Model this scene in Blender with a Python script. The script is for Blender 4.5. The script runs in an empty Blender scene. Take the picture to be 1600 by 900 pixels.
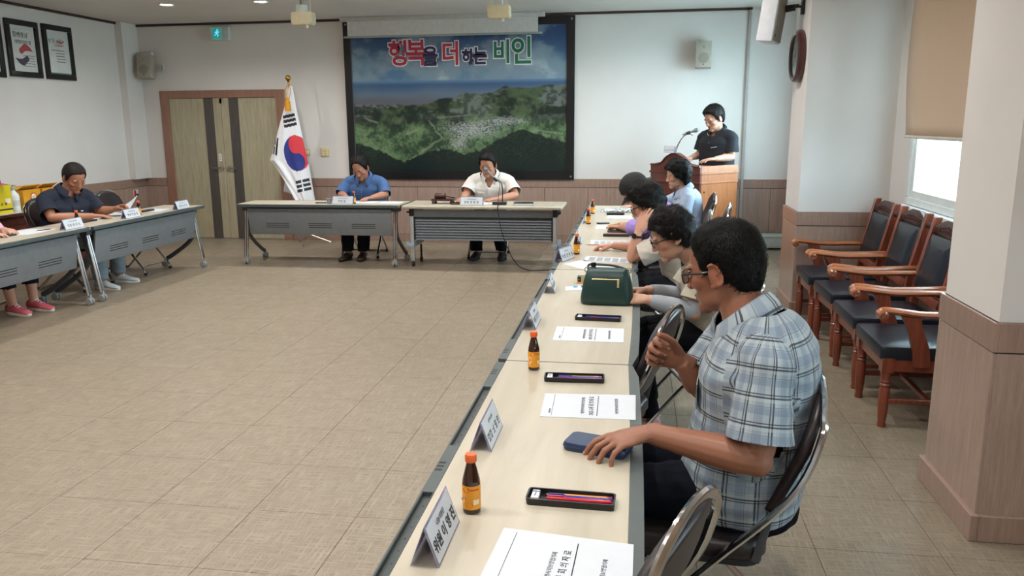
import bpy, bmesh, math, random
import numpy as np
from mathutils import Vector, Matrix, noise, Euler
random.seed(7)
SC = bpy.context.scene
COL = SC.collection
PI = math.pi
V = Vector

# ------------------------------------------------------------------ camera
def setup_camera():
    pitch, yaw, roll = 0.20405, 0.15247, -0.00774
    fwd0 = V((-math.sin(yaw), math.cos(yaw), 0)); right0 = V((math.cos(yaw), math.sin(yaw), 0)); up0 = V((0, 0, 1))
    fwd = fwd0 * math.cos(pitch) - up0 * math.sin(pitch)
    up = up0 * math.cos(pitch) + fwd0 * math.sin(pitch)
    r = right0 * math.cos(roll) + up * math.sin(roll)
    u = up * math.cos(roll) - right0 * math.sin(roll)
    cam = bpy.data.cameras.new('camera')
    cam.sensor_width = 36.0
    cam.lens = 1245.1 / 1600 * 36.0
    cam.clip_start = 0.05
    o = bpy.data.objects.new('camera', cam); COL.objects.link(o)
    m = Matrix(((r.x, u.x, -fwd.x, 0), (r.y, u.y, -fwd.y, 0), (r.z, u.z, -fwd.z, 1.54), (0, 0, 0, 1)))
    o.matrix_world = m
    SC.camera = o
setup_camera()

# ------------------------------------------------------------------ world, exposure, daylight
W = bpy.data.worlds.new('overcast_sky'); SC.world = W; W.use_nodes = True
_nt = W.node_tree; _bg = _nt.nodes['Background']
_bg.inputs['Color'].default_value = (0.72, 0.89, 1.0, 1); _bg.inputs['Strength'].default_value = 24.0
SC.view_settings.view_transform = 'Standard'; SC.view_settings.look = 'None'
SC.view_settings.gamma = 1.0; SC.view_settings.exposure = 0.10
SC.view_settings.use_curve_mapping = False
SC.cycles.max_bounces = 10; SC.cycles.diffuse_bounces = 6; SC.cycles.glossy_bounces = 4
SC.cycles.transmission_bounces = 8; SC.cycles.transparent_max_bounces = 12
SC.cycles.caustics_reflective = False; SC.cycles.caustics_refractive = False
SC.cycles.sample_clamp_indirect = 6.0
LAMP_POWER = 14.0
LAMP_EMIT = 26.0
def portal(name, x, y0, y1, z0, z1):
    l = bpy.data.lights.new(name, 'AREA'); l.shape = 'RECTANGLE'; l.size = y1 - y0; l.size_y = z1 - z0
    l.cycles.is_portal = True
    o = bpy.data.objects.new(name, l); COL.objects.link(o)
    # local -Z must look into the room (-X)
    o.matrix_world = Matrix(((0, 0, 1, x), (1, 0, 0, (y0 + y1) / 2), (0, 1, 0, (z0 + z1) / 2), (0, 0, 0, 1)))
BAYS = [(-1.6, 2.3), (3.55, 6.2), (7.5, 9.75)]      # window openings along the right wall
for i, (a, b) in enumerate(BAYS):
    portal('daylight_portal', 2.2, a, b, 0.95, 2.5)

# ------------------------------------------------------------------ colour / material helpers
def lin(h, a=1.0):
    h = h.lstrip('#'); out = []
    for i in (0, 2, 4):
        c = int(h[i:i + 2], 16) / 255.0
        out.append(c / 12.92 if c <= 0.04045 else ((c + 0.055) / 1.055) ** 2.4)
    return (*out, a)
MATS = {}
class NB:
    """small node builder"""
    def __init__(s, name):
        s.m = bpy.data.materials.new(name); s.m.use_nodes = True
        s.t = s.m.node_tree; s.b = s.t.nodes['Principled BSDF']
    def n(s, typ, **kw):
        nd = s.t.nodes.new(typ)
        for k, v in kw.items():
            if k.startswith('_'): setattr(nd, k[1:], v)
            else:
                key = int(k[1:]) if k[0] == 'i' and k[1:].isdigit() else k.replace('__', ' ')
                if isinstance(v, bpy.types.NodeSocket): s.t.links.new(v, nd.inputs[key])
                else: nd.inputs[key].default_value = v
        return nd
    def l(s, a, b): s.t.links.new(a, b)
    def set(s, key, v):
        if isinstance(v, bpy.types.NodeSocket): s.l(v, s.b.inputs[key])
        else: s.b.inputs[key].default_value = v
    def coord(s, which='Object', scale=(1, 1, 1), rot=(0, 0, 0)):
        tc = s.n('ShaderNodeTexCoord')
        mp = s.n('ShaderNodeMapping'); mp.inputs['Scale'].default_value = scale; mp.inputs['Rotation'].default_value = rot
        s.l(tc.outputs[which], mp.inputs['Vector'])
        return mp.outputs['Vector']
    def noise(s, vec, scale=5, detail=4, rough=.55, dist=0):
        return s.n('ShaderNodeTexNoise', Vector=vec, Scale=scale, Detail=detail, Roughness=rough, Distortion=dist).outputs['Fac']
    def ramp(s, fac, stops):
        r = s.n('ShaderNodeValToRGB'); s.l(fac, r.inputs['Fac'])
        e = r.color_ramp.elements
        while len(e) < len(stops): e.new(0.5)
        for el, (p, c) in zip(e, stops): el.position = p; el.color = c
        return r.outputs['Color']
    def mix(s, fac, a, b, mode='MIX'):
        m = s.n('ShaderNodeMix', _data_type='RGBA', _blend_type=mode)
        for sock, v in ((m.inputs[0], fac), (m.inputs[6], a), (m.inputs[7], b)):
            if isinstance(v, bpy.types.NodeSocket): s.l(v, sock)
            else: sock.default_value = v
        return m.outputs[2]
    def math(s, op, a, b=0.0):
        m = s.n('ShaderNodeMath', _operation=op)
        for sock, v in ((m.inputs[0], a), (m.inputs[1], b)):
            if isinstance(v, bpy.types.NodeSocket): s.l(v, sock)
            else: sock.default_value = v
        return m.outputs[0]
    def bump(s, h, strength=.2, dist=.01):
        bp = s.n('ShaderNodeBump', Height=h, Strength=strength, Distance=dist)
        s.l(bp.outputs['Normal'], s.b.inputs['Normal'])
def mat(name, col, rough=.5, metal=0.0, var=.06, scale=18, bump=0.0, bscale=120, coat=0.0, spec=None, stretch=(1, 1, 1)):
    """plain procedural material: base colour with slight noise variation and fine relief"""
    if name in MATS: return MATS[name]
    k = NB(name); c = lin(col) if isinstance(col, str) else col
    vec = k.coord('Object', stretch)
    f = k.noise(vec, scale, 3)
    lo = tuple(x * (1 - var) for x in c[:3]) + (1,); hi = tuple(min(1, x * (1 + var)) for x in c[:3]) + (1,)
    k.set('Base Color', k.ramp(f, [(.3, lo), (.7, hi)]))
    k.set('Roughness', rough); k.set('Metallic', metal)
    if coat: k.set('Coat Weight', coat); k.set('Coat Roughness', .1)
    if spec is not None: k.set('Specular IOR Level', spec)
    if bump: k.bump(k.noise(vec, bscale, 3), bump, .004)
    MATS[name] = k.m
    return k.m
def wood(name, a, b, rough=.45, along='Z', coat=0.0, scale=1.0, bump=.08):
    if name in MATS: return MATS[name]
    k = NB(name); st = {'X': (1.2, 14, 14), 'Y': (14, 1.2, 14), 'Z': (14, 14, 1.2)}[along]
    vec = k.coord('Object', tuple(x * scale for x in st))
    f = k.noise(vec, 3.2, 6, .6, .6); g = k.noise(vec, 14, 3, .6)
    fac = k.math('ADD', k.math('MULTIPLY', f, .75), k.math('MULTIPLY', g, .25))
    k.set('Base Color', k.ramp(fac, [(.34, lin(a)), (.66, lin(b))]))
    k.set('Roughness', rough)
    if coat: k.set('Coat Weight', coat); k.set('Coat Roughness', .12)
    k.bump(g, bump, .003)
    MATS[name] = k.m
    return k.m
def emit(name, col, s):
    if name in MATS: return MATS[name]
    k = NB(name); k.set('Base Color', lin(col)); k.set('Emission Color', lin(col)); k.set('Emission Strength', s)
    MATS[name] = k.m; return k.m
def glass(name, col='#ffffff', rough=.02, alpha=None):
    if name in MATS: return MATS[name]
    k = NB(name); k.set('Base Color', lin(col)); k.set('Roughness', rough); k.set('Transmission Weight', 1.0); k.set('IOR', 1.45)
    MATS[name] = k.m; return k.m
def thin_glass(name, col='#eef6f6', gloss=.10, fres=.6):
    """a pane: mostly clear, a little mirror"""
    if name in MATS: return MATS[name]
    k = NB(name); t = k.n('ShaderNodeBsdfTransparent', Color=lin(col)); g = k.n('ShaderNodeBsdfGlossy', Roughness=.03)
    lw = k.n('ShaderNodeLayerWeight', Blend=.25)
    mx = k.n('ShaderNodeMixShader')
    k.l(k.math('ADD', k.math('MULTIPLY', lw.outputs['Fresnel'], fres), gloss * .3), mx.inputs[0])
    k.l(t.outputs[0], mx.inputs[1]); k.l(g.outputs[0], mx.inputs[2])
    k.l(mx.outputs[0], k.t.nodes['Material Output'].inputs['Surface'])
    MATS[name] = k.m; return k.m
def attr_mat(name, attr='col', rough=.6, bump=0, bscale=150, spec=.5, sss=0.0, coat=0.0):
    if name in MATS: return MATS[name]
    k = NB(name); a = k.n('ShaderNodeAttribute', _attribute_name=attr)
    k.set('Base Color', a.outputs['Color']); k.set('Roughness', rough); k.set('Specular IOR Level', spec)
    if sss: k.set('Subsurface Weight', sss); k.set('Subsurface Radius', (.9, .4, .25)); k.set('Subsurface Scale', .008)
    if coat: k.set('Coat Weight', coat)
    if bump: k.bump(k.noise(k.coord('Object'), bscale, 4), bump, .003)
    MATS[name] = k.m; return k.m

# ------------------------------------------------------------------ mesh builder
class MB:
    def __init__(s): s.v = []; s.f = []
    def add(s, vs, fs):
        o = len(s.v); s.v.extend(tuple(p) for p in vs); s.f.extend(tuple(i + o for i in f) for f in fs); return s
    def box(s, x0, y0, z0, x1, y1, z1):
        x0, x1 = sorted((x0, x1)); y0, y1 = sorted((y0, y1)); z0, z1 = sorted((z0, z1))
        return s.add([(x0, y0, z0), (x1, y0, z0), (x1, y1, z0), (x0, y1, z0), (x0, y0, z1), (x1, y0, z1), (x1, y1, z1), (x0, y1, z1)],
                     [(3, 2, 1, 0), (4, 5, 6, 7), (0, 1, 5, 4), (1, 2, 6, 5), (2, 3, 7, 6), (3, 0, 4, 7)])
    def obox(s, c, size, M=None):
        a, b, d = (x / 2 for x in size); M = M or Matrix.Identity(3); c = V(c)
        pts = [c + M @ V(p) for p in ((-a, -b, -d), (a, -b, -d), (a, b, -d), (-a, b, -d), (-a, -b, d), (a, -b, d), (a, b, d), (-a, b, d))]
        return s.add(pts, [(3, 2, 1, 0), (4, 5, 6, 7), (0, 1, 5, 4), (1, 2, 6, 5), (2, 3, 7, 6), (3, 0, 4, 7)])
    def loft(s, rings, cap=True, closed=False):
        n = len(rings[0]); o = len(s.v)
        for r in rings: s.v.extend(tuple(p) for p in r)
        m = len(rings)
        for i in range(m if closed else m - 1):
            a = o + i * n; b = o + ((i + 1) % m) * n
            for j in range(n):
                k = (j + 1) % n
                s.f.append((a + j, a + k, b + k, b + j))
        if cap and not closed:
            s.f.append(tuple(o + j for j in reversed(range(n)))); s.f.append(tuple(o + (m - 1) * n + j for j in range(n)))
        return s
    def tube(s, pts, r, n=8, r2=None, up=None, cap=True, closed=False):
        """sweep an ellipse along pts; r may be a list; r2 the second radius (along the up-ish axis)"""
        pts = [V(p) for p in pts]; m = len(pts); rings = []
        rs = r if isinstance(r, (list, tuple)) else [r] * m
        r2s = (r2 if isinstance(r2, (list, tuple)) else [r2] * m) if r2 is not None else rs
        prev = None
        for i, p in enumerate(pts):
            if closed: t = pts[(i + 1) % m] - pts[i - 1]
            else: t = pts[min(i + 1, m - 1)] - pts[max(i - 1, 0)]
            t.normalize()
            if up is not None: a = t.cross(V(up))
            elif prev is None:
                a = t.cross(V((0, 0, 1)));
                if a.length < .1: a = t.cross(V((0, 1, 0)))
            else: a = prev - t * prev.dot(t)
            if a.length < 1e-5: a = t.orthogonal()
            a.normalize(); b = a.cross(t); prev = a
            rings.append([p + a * (math.cos(2 * PI * j / n) * rs[i]) - b * (math.sin(2 * PI * j / n) * r2s[i]) for j in range(n)])
        return s.loft(rings, cap, closed)
    def cyl(s, p, q, r, r1=None, n=12):
        return s.tube([p, q], [r, r if r1 is None else r1], n)
    def lathe(s, prof, n=16, M=None):
        M = M or Matrix.Identity(4)
        return s.loft([[M @ V((r * math.cos(2 * PI * j / n), r * math.sin(2 * PI * j / n), z)) for j in range(n)] for r, z in prof])
    def ell(s, c, r, M=None, n=14, m=8):
        M = M or Matrix.Identity(3); c = V(c); r = r if isinstance(r, (tuple, list)) else (r, r, r); rings = []
        for i in range(m + 1):
            ph = -PI / 2 + PI * (i / m * .98 + .01)
            rings.append([c + M @ V((r[0] * math.cos(ph) * math.cos(2 * PI * j / n), r[1] * math.cos(ph) * math.sin(2 * PI * j / n), r[2] * math.sin(ph))) for j in range(n)])
        return s.loft(rings)
    def prism(s, poly, d, M=None):
        """2-D outline (x, y) extruded by d along z, placed with M"""
        M = M or Matrix.Identity(4); n = len(poly)
        vs = [M @ V((x, y, 0)) for x, y in poly] + [M @ V((x, y, d)) for x, y in poly]
        return s.add(vs, [tuple(reversed(range(n))), tuple(range(n, 2 * n))] + [(i, (i + 1) % n, n + (i + 1) % n, n + i) for i in range(n)])
    def grid(s, fn, nu, nv, thick=0):
        o = len(s.v)
        for i in range(nu + 1):
            for j in range(nv + 1): s.v.append(tuple(fn(i / nu, j / nv)))
        w = nv + 1
        for i in range(nu):
            for j in range(nv): s.f.append((o + i * w + j, o + (i + 1) * w + j, o + (i + 1) * w + j + 1, o + i * w + j + 1))
        return s
    def mesh(s, name, bevel=0, segs=2, smooth=True, angle=35):
        me = bpy.data.meshes.new(name); me.from_pydata(s.v, [], s.f)
        bm = bmesh.new(); bm.from_mesh(me)
        bmesh.ops.recalc_face_normals(bm, faces=bm.faces)
        if bevel:
            es = [e for e in bm.edges if len(e.link_faces) == 2 and e.calc_face_angle(0) > .5]
            bmesh.ops.bevel(bm, geom=es, offset=bevel, segments=segs, profile=.5, affect='EDGES', clamp_overlap=True)
        bm.to_mesh(me); bm.free()
        if smooth:
            me.shade_smooth(); me.set_sharp_from_angle(angle=math.radians(angle))
        return me
    def build(s, name, m, parent=None, bevel=0, segs=2, smooth=True, angle=35, kind=None, label=None, solid=0, sub=0):
        me = s.mesh(name, bevel, segs, smooth, angle)
        return link(name, me, m, parent, kind, label, solid, sub)
def link(name, me, m, parent=None, kind=None, label=None, solid=0, sub=0):
    if m is not None:
        me.materials.clear(); me.materials.append(m)
    o = bpy.data.objects.new(name, me); COL.objects.link(o)
    if parent is not None: o.parent = parent
    if kind: o['kind'] = kind
    if label: o['label'] = label
    if solid:
        md = o.modifiers.new('thickness', 'SOLIDIFY'); md.thickness = solid; md.offset = -1
    if sub:
        md = o.modifiers.new('smooth', 'SUBSURF'); md.levels = sub; md.render_levels = sub
    return o
def tag(o, label, cat, group=None, kind=None):
    o['label'] = label; o['category'] = cat
    if group: o['group'] = group
    if kind: o['kind'] = kind
    return o
def thing(name, label, cat, loc=(0, 0, 0), rz=0.0, group=None):
    o = bpy.data.objects.new(name, None); COL.objects.link(o)
    o.empty_display_size = .1
    o.location = loc; o.rotation_euler = (0, 0, rz)
    return tag(o, label, cat, group)
def kids(o): return [c for c in COL.objects if c.parent is o]
def dup(root, loc=None, rz=None, label=None, group=None):
    ch = {}
    for c in COL.objects:
        if c.parent is not None: ch.setdefault(c.parent.name, []).append(c)
    def rec(o, par):
        c = o.copy(); COL.objects.link(c)
        if par is not None: c.parent = par
        for k in ch.get(o.name, []): rec(k, c)
        return c
    r = rec(root, None)
    if loc is not None: r.location = loc
    if rz is not None: r.rotation_euler = (0, 0, rz)
    if label: r['label'] = label
    if group: r['group'] = group
    return r
def struct(name, mb, m, bevel=0, parent=None, smooth=True):
    o = mb.build(name, m, parent, bevel=bevel, smooth=smooth)
    if parent is None: o['kind'] = 'structure'
    return o
def text(body, size, m, parent, M, name='lettering', extrude=.0004, offset=0.0, align='CENTER', sx=1.0, res=3):
    """lettering as a thin mesh; M places the text's own XY plane"""
    cu = bpy.data.curves.new('t', 'FONT'); cu.body = body; cu.size = size; cu.align_x = align; cu.align_y = 'CENTER'
    cu.extrude = extrude; cu.offset = offset; cu.resolution_u = res
    o = bpy.data.objects.new('t', cu); COL.objects.link(o)
    bpy.context.view_layer.update()
    me = bpy.data.meshes.new_from_object(o.evaluated_get(bpy.context.evaluated_depsgraph_get()))
    bpy.data.objects.remove(o); bpy.data.curves.remove(cu)
    me.transform(M @ Matrix.Diagonal((sx, 1, 1, 1)))
    return link(name, me, m, parent)
def marks(n, size, m, parent, M, gap=1.18, name='lettering', seed=0, words=()):
    """n blurred, unreadable characters: square clusters of short strokes"""
    rn = random.Random(seed + n); q = MB(); tot = (n - 1) * gap + .35 * len(words); x0 = -tot / 2
    for i in range(n):
        cx = x0 + i * gap + .35 * sum(1 for w in words if w <= i)
        st = [(-.42, .1, -.05, .42)] if rn.random() < .5 else [(-.38, .0, .0, .40)]
        for a, b, c, d in ((-.42, .30, .14, .43), (-.42, -.04, .12, .09), (.22, -.08, .35, .48), (-.36, -.46, .36, -.33), (-.42, -.04, -.29, .43), (.23, -.46, .36, -.1), (.05, .14, .3, .24), (-.1, -.3, .02, -.04)):
            if rn.random() < .9: q.box((cx + a) * size, b * size, 0, (cx + c) * size, d * size, .0003)
    q.v = [tuple(M @ V(v_)) for v_ in q.v]
    return q.build(name, m, parent, smooth=False)
def XZ(x, y, z, flip=1):
    """plane facing -Y: text x -> +X, y -> +Z"""
    return Matrix(((1, 0, 0, x), (0, 0, -1, y), (0, 1, 0, z), (0, 0, 0, 1)))
def basis(o, x, y):
    x = V(x).normalized(); y = V(y); y = (y - x * y.dot(x)).normalized(); z = x.cross(y)
    return Matrix(((x.x, y.x, z.x, o[0]), (x.y, y.y, z.y, o[1]), (x.z, y.z, z.z, o[2]), (0, 0, 0, 1)))
def rotz(a): return Matrix.Rotation(a, 3, 'Z')
def rrect(x0, y0, x1, y1, r, n=5):
    out = []
    for cx, cy, a0 in ((x1 - r, y1 - r, 0), (x0 + r, y1 - r, PI / 2), (x0 + r, y0 + r, PI), (x1 - r, y0 + r, 3 * PI / 2)):
        for i in range(n + 1):
            a = a0 + PI / 2 * i / n; out.append((cx + r * math.cos(a), cy + r * math.sin(a)))
    return out
def smooth(a, b, x):
    t = min(1, max(0, (x - a) / (b - a))); return t * t * (3 - 2 * t)
def bez(p0, p1, p2, p3, n=10):
    p0, p1, p2, p3 = map(V, (p0, p1, p2, p3)); out = []
    for i in range(n + 1):
        t = i / n; u = 1 - t
        out.append(p0 * u ** 3 + p1 * 3 * u * u * t + p2 * 3 * u * t * t + p3 * t ** 3)
    return out
def crom(pts, n=6):
    """smooth curve through points"""
    P = [V(p) for p in pts]; P = [P[0] * 2 - P[1]] + P + [P[-1] * 2 - P[-2]]; out = []
    for i in range(1, len(P) - 2):
        a, b, c, d = P[i - 1:i + 3]
        for k in range(n):
            t = k / n
            out.append(.5 * ((2 * b) + (c - a) * t + (2 * a - 5 * b + 4 * c - d) * t * t + (3 * b - a - 3 * c + d) * t ** 3))
    out.append(P[-2]); return out
# ------------------------------------------------------------------ the room
XL, XR, YB, YF, ZC = -6.733, 1.96, 10.275, -2.6, 2.865
PX, RAIL = 1.29, 0.835                                  # pillar faces, top of the wainscot rail
def wall_mat(name, col):
    k = NB(name); v = k.coord('Object')
    f = k.noise(v, 1.4, 3); g = k.noise(v, 220, 2)
    c = lin(col); d = tuple(x * .94 for x in c[:3]) + (1,)
    k.set('Base Color', k.ramp(f, [(.35, d), (.65, c)])); k.set('Roughness', .75); k.bump(g, .12, .002)
    return k.m
M_wall = wall_mat('painted_wallpaper', '#dcd8d5')
M_ceil = wall_mat('ceiling_paint', '#cfccc8')
def wains(name, a, b, rough):
    k = NB(name); v = k.coord('Object', (26, 26, 1.6)); f = k.noise(v, 2.6, 6, .62, .4); g = k.noise(v, 18, 3)
    k.set('Base Color', k.ramp(k.math('ADD', k.math('MULTIPLY', f, .7), k.math('MULTIPLY', g, .3)), [(.32, lin(a)), (.68, lin(b))]))
    k.set('Roughness', rough); k.set('Coat Weight', .6); k.set('Coat Roughness', .22); k.bump(g, .06, .002); return k.m
M_wains = wains('walnut_film_panel', '#90776a', '#ae968b', .30)
M_rail = wains('walnut_film_rail', '#886e61', '#a2877a', .32)
M_joint = mat('panel_joint', '#3f322b', .8)
M_crown = mat('dark_crown', '#33211d', .45)
M_alu = mat('white_window_frame', '#dfe6e8', .35)
# floor: vinyl tiles laid on a dark screed, joints 1.2 mm
def floor_mat():
    k = NB('woven_vinyl_tile'); v = k.coord('Generated'); tc = k.n('ShaderNodeNewGeometry')
    pos = tc.outputs['Position']
    def stretched(sx, sy, sc, det=3):
        mp = k.n('ShaderNodeMapping'); mp.inputs['Scale'].default_value = (sx, sy, 1); k.l(pos, mp.inputs['Vector'])
        return k.noise(mp.outputs['Vector'], sc, det, .6)
    a = stretched(9, 95, 1.0); b = stretched(95, 9, 1.0); big = stretched(1, 1, .9, 4); mid = stretched(1, 1, 7, 4); fine = stretched(1, 1, 260, 2)
    thread = k.math('MAXIMUM', k.math('MULTIPLY', a, 1.0), b)
    w = k.math('ADD', k.math('MULTIPLY', thread, .62), k.math('MULTIPLY', fine, .38))
    c = k.ramp(w, [(.40, lin('#65594b')), (.52, lin('#877b69')), (.66, lin('#9f937f'))])
    c2 = k.mix(k.math('MULTIPLY', mid, .5), c, lin('#7b7165'), 'MIX')
    k.set('Base Color', c2)
    k.set('Roughness', k.ramp(k.math('ADD', k.math('MULTIPLY', big, .5), k.math('MULTIPLY', mid, .5)), [(.3, (.27, .27, .27, 1)), (.7, (.46, .46, .46, 1))]))
    k.set('Specular IOR Level', .45)
    k.bump(w, .35, .003); return k.m
M_floor = floor_mat()
fb = MB().box(XL - .2, YF - .2, -.12, XR + .2, YB + .2, -.004)
floor = struct('floor', fb, mat('screed', '#4a4035', .8), smooth=False)
TS, X0T, Y0T = .4395, -1.0705, 2.8125
tiles = []
for i in range(-14, 8):
    for j in range(-13, 18):
        x0 = max(X0T + i * TS, XL); x1 = min(X0T + (i + 1) * TS, XR); y0 = max(Y0T + j * TS, YF); y1 = min(Y0T + (j + 1) * TS, YB)
        if x1 - x0 > .05 and y1 - y0 > .05: tiles.append((x0, y0, x1, y1))
def tile_rank(t):
    cx, cy = (t[0] + t[2]) / 2, (t[1] + t[3]) / 2
    vis = cy > 1.0 and cx > -.62 * cy - .6 and cx < .66 * cy + .3
    return (0 if vis else 1, math.hypot(cx, cy))
tiles.sort(key=tile_rank)
shared = {}
rest = MB()
for k_, (x0, y0, x1, y1) in enumerate(tiles):
    if k_ < 290:
        key = (round(x1 - x0, 3), round(y1 - y0, 3))
        if key not in shared:
            a, b = (x1 - x0) / 2 - .0004, (y1 - y0) / 2 - .0004
            m_ = MB(); m_.add([(-a, -b, -.003), (a, -b, -.003), (a, b, -.003), (-a, b, -.003), (-a + .001, -b + .001, 0), (a - .001, -b + .001, 0), (a - .001, b - .001, 0), (-a + .001, b - .001, 0)],
                              [(4, 5, 6, 7), (0, 1, 5, 4), (1, 2, 6, 5), (2, 3, 7, 6), (3, 0, 4, 7)])
            shared[key] = m_.mesh('tile', smooth=False); shared[key].materials.append(M_floor)
        o = bpy.data.objects.new('tile', shared[key]); COL.objects.link(o); o.parent = floor
        o.location = ((x0 + x1) / 2, (y0 + y1) / 2, 0)
    else: rest.box(x0 + .0006, y0 + .0006, -.003, x1 - .0006, y1 - .0006, 0)
rest.build('tile_field', M_floor, floor, smooth=False, kind='stuff')

struct('ceiling', MB().box(XL - .2, YF - .2, ZC, XR + .2, YB + .2, ZC + .1), M_ceil, smooth=False)
wl = struct('wall_left', MB().box(XL - .15, YF, 0, XL, YB + .15, ZC), M_wall, smooth=False)
wb = struct('wall_back', MB().box(XL, YB, 0, XR + .2, YB + .15, ZC), M_wall, smooth=False)
wf = struct('wall_front', MB().box(XL, YF - .15, 0, XR + .2, YF, ZC), M_wall, smooth=False)
# right wall with three window openings
mb = MB()
edges = [YF] + [y for b in BAYS for y in b] + [YB]
Z0W, Z1W = .94, 2.55
for i in range(0, len(edges), 2): mb.box(XR, edges[i], 0, XR + .24, edges[i + 1], ZC)
for a, b in BAYS: mb.box(XR, a, 0, XR + .24, b, Z0W); mb.box(XR, a, Z1W, XR + .24, b, ZC)
wr = struct('wall_right', mb, M_wall, smooth=False)
# pillars standing out of the right wall; wainscot panels, rails and plinths are their parts
def panel(par, x0, y0, x1, y1, z0, z1): MB().box(x0, y0, z0, x1, y1, z1).build('panel', M_wains, par, bevel=.002, segs=1)
def pillar(n, y0, y1, kindname):
    p = struct(kindname, MB().box(PX, y0, 0, XR, y1, ZC), M_wall, smooth=False)
    t = .012; top = RAIL
    panel(p, PX - t, y0 - t, PX, y1 + t, .1, top - .113); panel(p, PX, y0 - t, XR, y0, .1, top - .113); panel(p, PX, y1, XR, y1 + t, .1, top - .113)
    MB().box(PX - t * .6, y0 - t * .6, .1, XR, y1 + t * .6, top).build('joint', M_joint, p)
    t2 = .016
    for (a, b, c, d) in ((PX - t2, y0 - t2, PX, y1 + t2), (PX, y0 - t2, XR, y0), (PX, y1, XR, y1 + t2)):
        MB().box(a, b, top - .108, c, d, top).build('rail', M_rail, p, bevel=.002, segs=1)
    t3 = .03
    for (a, b, c, d) in ((PX - t3, y0 - t3, PX, y1 + t3), (PX, y0 - t3, XR, y0), (PX, y1, XR, y1 + t3)):
        MB().box(a, b, 0, c, d, .105).build('plinth', M_rail, p, bevel=.003, segs=1)
    return p
pillar(1, 2.97, 3.47, 'wall_pillar'); pillar(2, 6.58, 7.14, 'wall_pillar')
# narrow pilaster in the left back corner
struct('wall_pilaster', MB().box(XL, 9.93, RAIL, XL + .1, YB, ZC), M_wall, smooth=False)
# wainscot of the back, left and right walls: separate panels with shadow joints
def wainscot(name, axis, c, lo, hi, joints, sgn, par):
    """axis 'x': runs along X on the plane y=c; 'y': runs along Y on the plane x=c; sgn = direction into the room"""
    t = .014
    def bx(a, b, z0, z1, d, nm, m, bev):
        if axis == 'x': q = MB().box(a, c, z0, b, c + sgn * d, z1)
        else: q = MB().box(c, a, z0, c + sgn * d, b, z1)
        q.build(nm, m, par, bevel=bev, segs=1)
    bx(lo, hi, .02, RAIL - .01, .006, 'joint', M_joint, 0)
    bx(lo, hi, RAIL - .108, RAIL, .02, 'rail', M_rail, .002)
    bx(lo, hi, 0, .1, .02, 'plinth', M_rail, .002)
    js = [lo] + sorted(j for j in joints if lo < j < hi) + [hi]
    for a, b in zip(js, js[1:]): bx(a + .002, b - .002, .103, RAIL - .112, t, 'panel', M_wains, .0015)
bj = [-4.52 + .5625 * i for i in range(-4, 13)]
wainscot('back', 'x', YB, XL, -6.39, bj, -1, wb)
wainscot('back', 'x', YB, -4.59, 1.30, bj, -1, wb)
wainscot('back', 'x', YB, 1.335, XR, bj, -1, wb)
wainscot('left', 'y', XL, YF, YB, [YB - .3 - .565 * i for i in range(0, 24)], 1, wl)
for a, b in ((edges[0], 2.97), (3.47, 6.58), (7.14, YB)):
    wainscot('right', 'y', XR, a, b, [a + .6 * i for i in range(1, 9)], -1, wr)
# crown line, corner strip
cr = MB().box(XL, YB - .03, ZC - .028, PX + .05, YB, ZC).box(XL, YF, ZC - .028, XL + .03, YB, ZC)
struct('trim_1', cr, M_crown, smooth=False)
struct('trim_2', MB().box(1.30, YB - .03, 0, 1.335, YB, ZC), mat('grey_corner_strip', '#a79f9c', .5), bevel=.003)
# low white heater duct along the back wall by the window
t = thing('baseboard_heater', 'long low white metal heater on the floor along the back wall behind the lectern', 'heater', (1.36, 10.0, 0))
mw = mat('heater_enamel', '#cfdcd9', .4)
MB().box(0, 0, .02, .58, .2, .15).build('casing', mw, t, bevel=.006); MB().box(-.01, -.012, .15, .59, .21, .175).build('top_plate', mw, t, bevel=.004)
for i in (0.12, .46): MB().cyl((i, -.012, .1), (i, 0, .1), .018).build('valve', mw, t)
# windows
M_pane = thin_glass('window_pane')
def window(n, a, b):
    o = MB(); x0, x1 = XR + .0, XR + .09; w = .055
    o.box(x0, a, Z0W, x1, b, Z0W + w).box(x0, a, Z1W - w, x1, b, Z1W).box(x0, a, Z0W + w, x1, a + w, Z1W - w).box(x0, b - w, Z0W + w, x1, b, Z1W - w)
    win = o.build('window_%d' % n, M_alu, bevel=.004, segs=1); win['kind'] = 'structure'
    mid = (a + b) / 2
    for k_, (c, d, off) in enumerate(((a + w, mid + .03, .05), (mid - .03, b - w, .012))):
        s = MB(); z0, z1 = Z0W + w, Z1W - w; v = .05; xx = XR + off
        s.box(xx, c, z0, xx + .034, d, z0 + v).box(xx, c, z1 - v, xx + .034, d, z1).box(xx, c, z0 + v, xx + .034, c + v, z1 - v).box(xx, d - v, z0 + v, xx + .034, d, z1 - v)
        sash = s.build('sash', M_alu, win, bevel=.003, segs=1)
        MB().box(xx + .014, c + v, z0 + v, xx + .02, d - v, z1 - v).build('pane', M_pane, sash)
    MB().box(XR - .05, a - .03, Z0W - .04, XR + .02, b + .03, Z0W).build('sill', M_alu, win, bevel=.006)
for i, (a, b) in enumerate(BAYS): window(i + 1, a, b)
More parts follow.
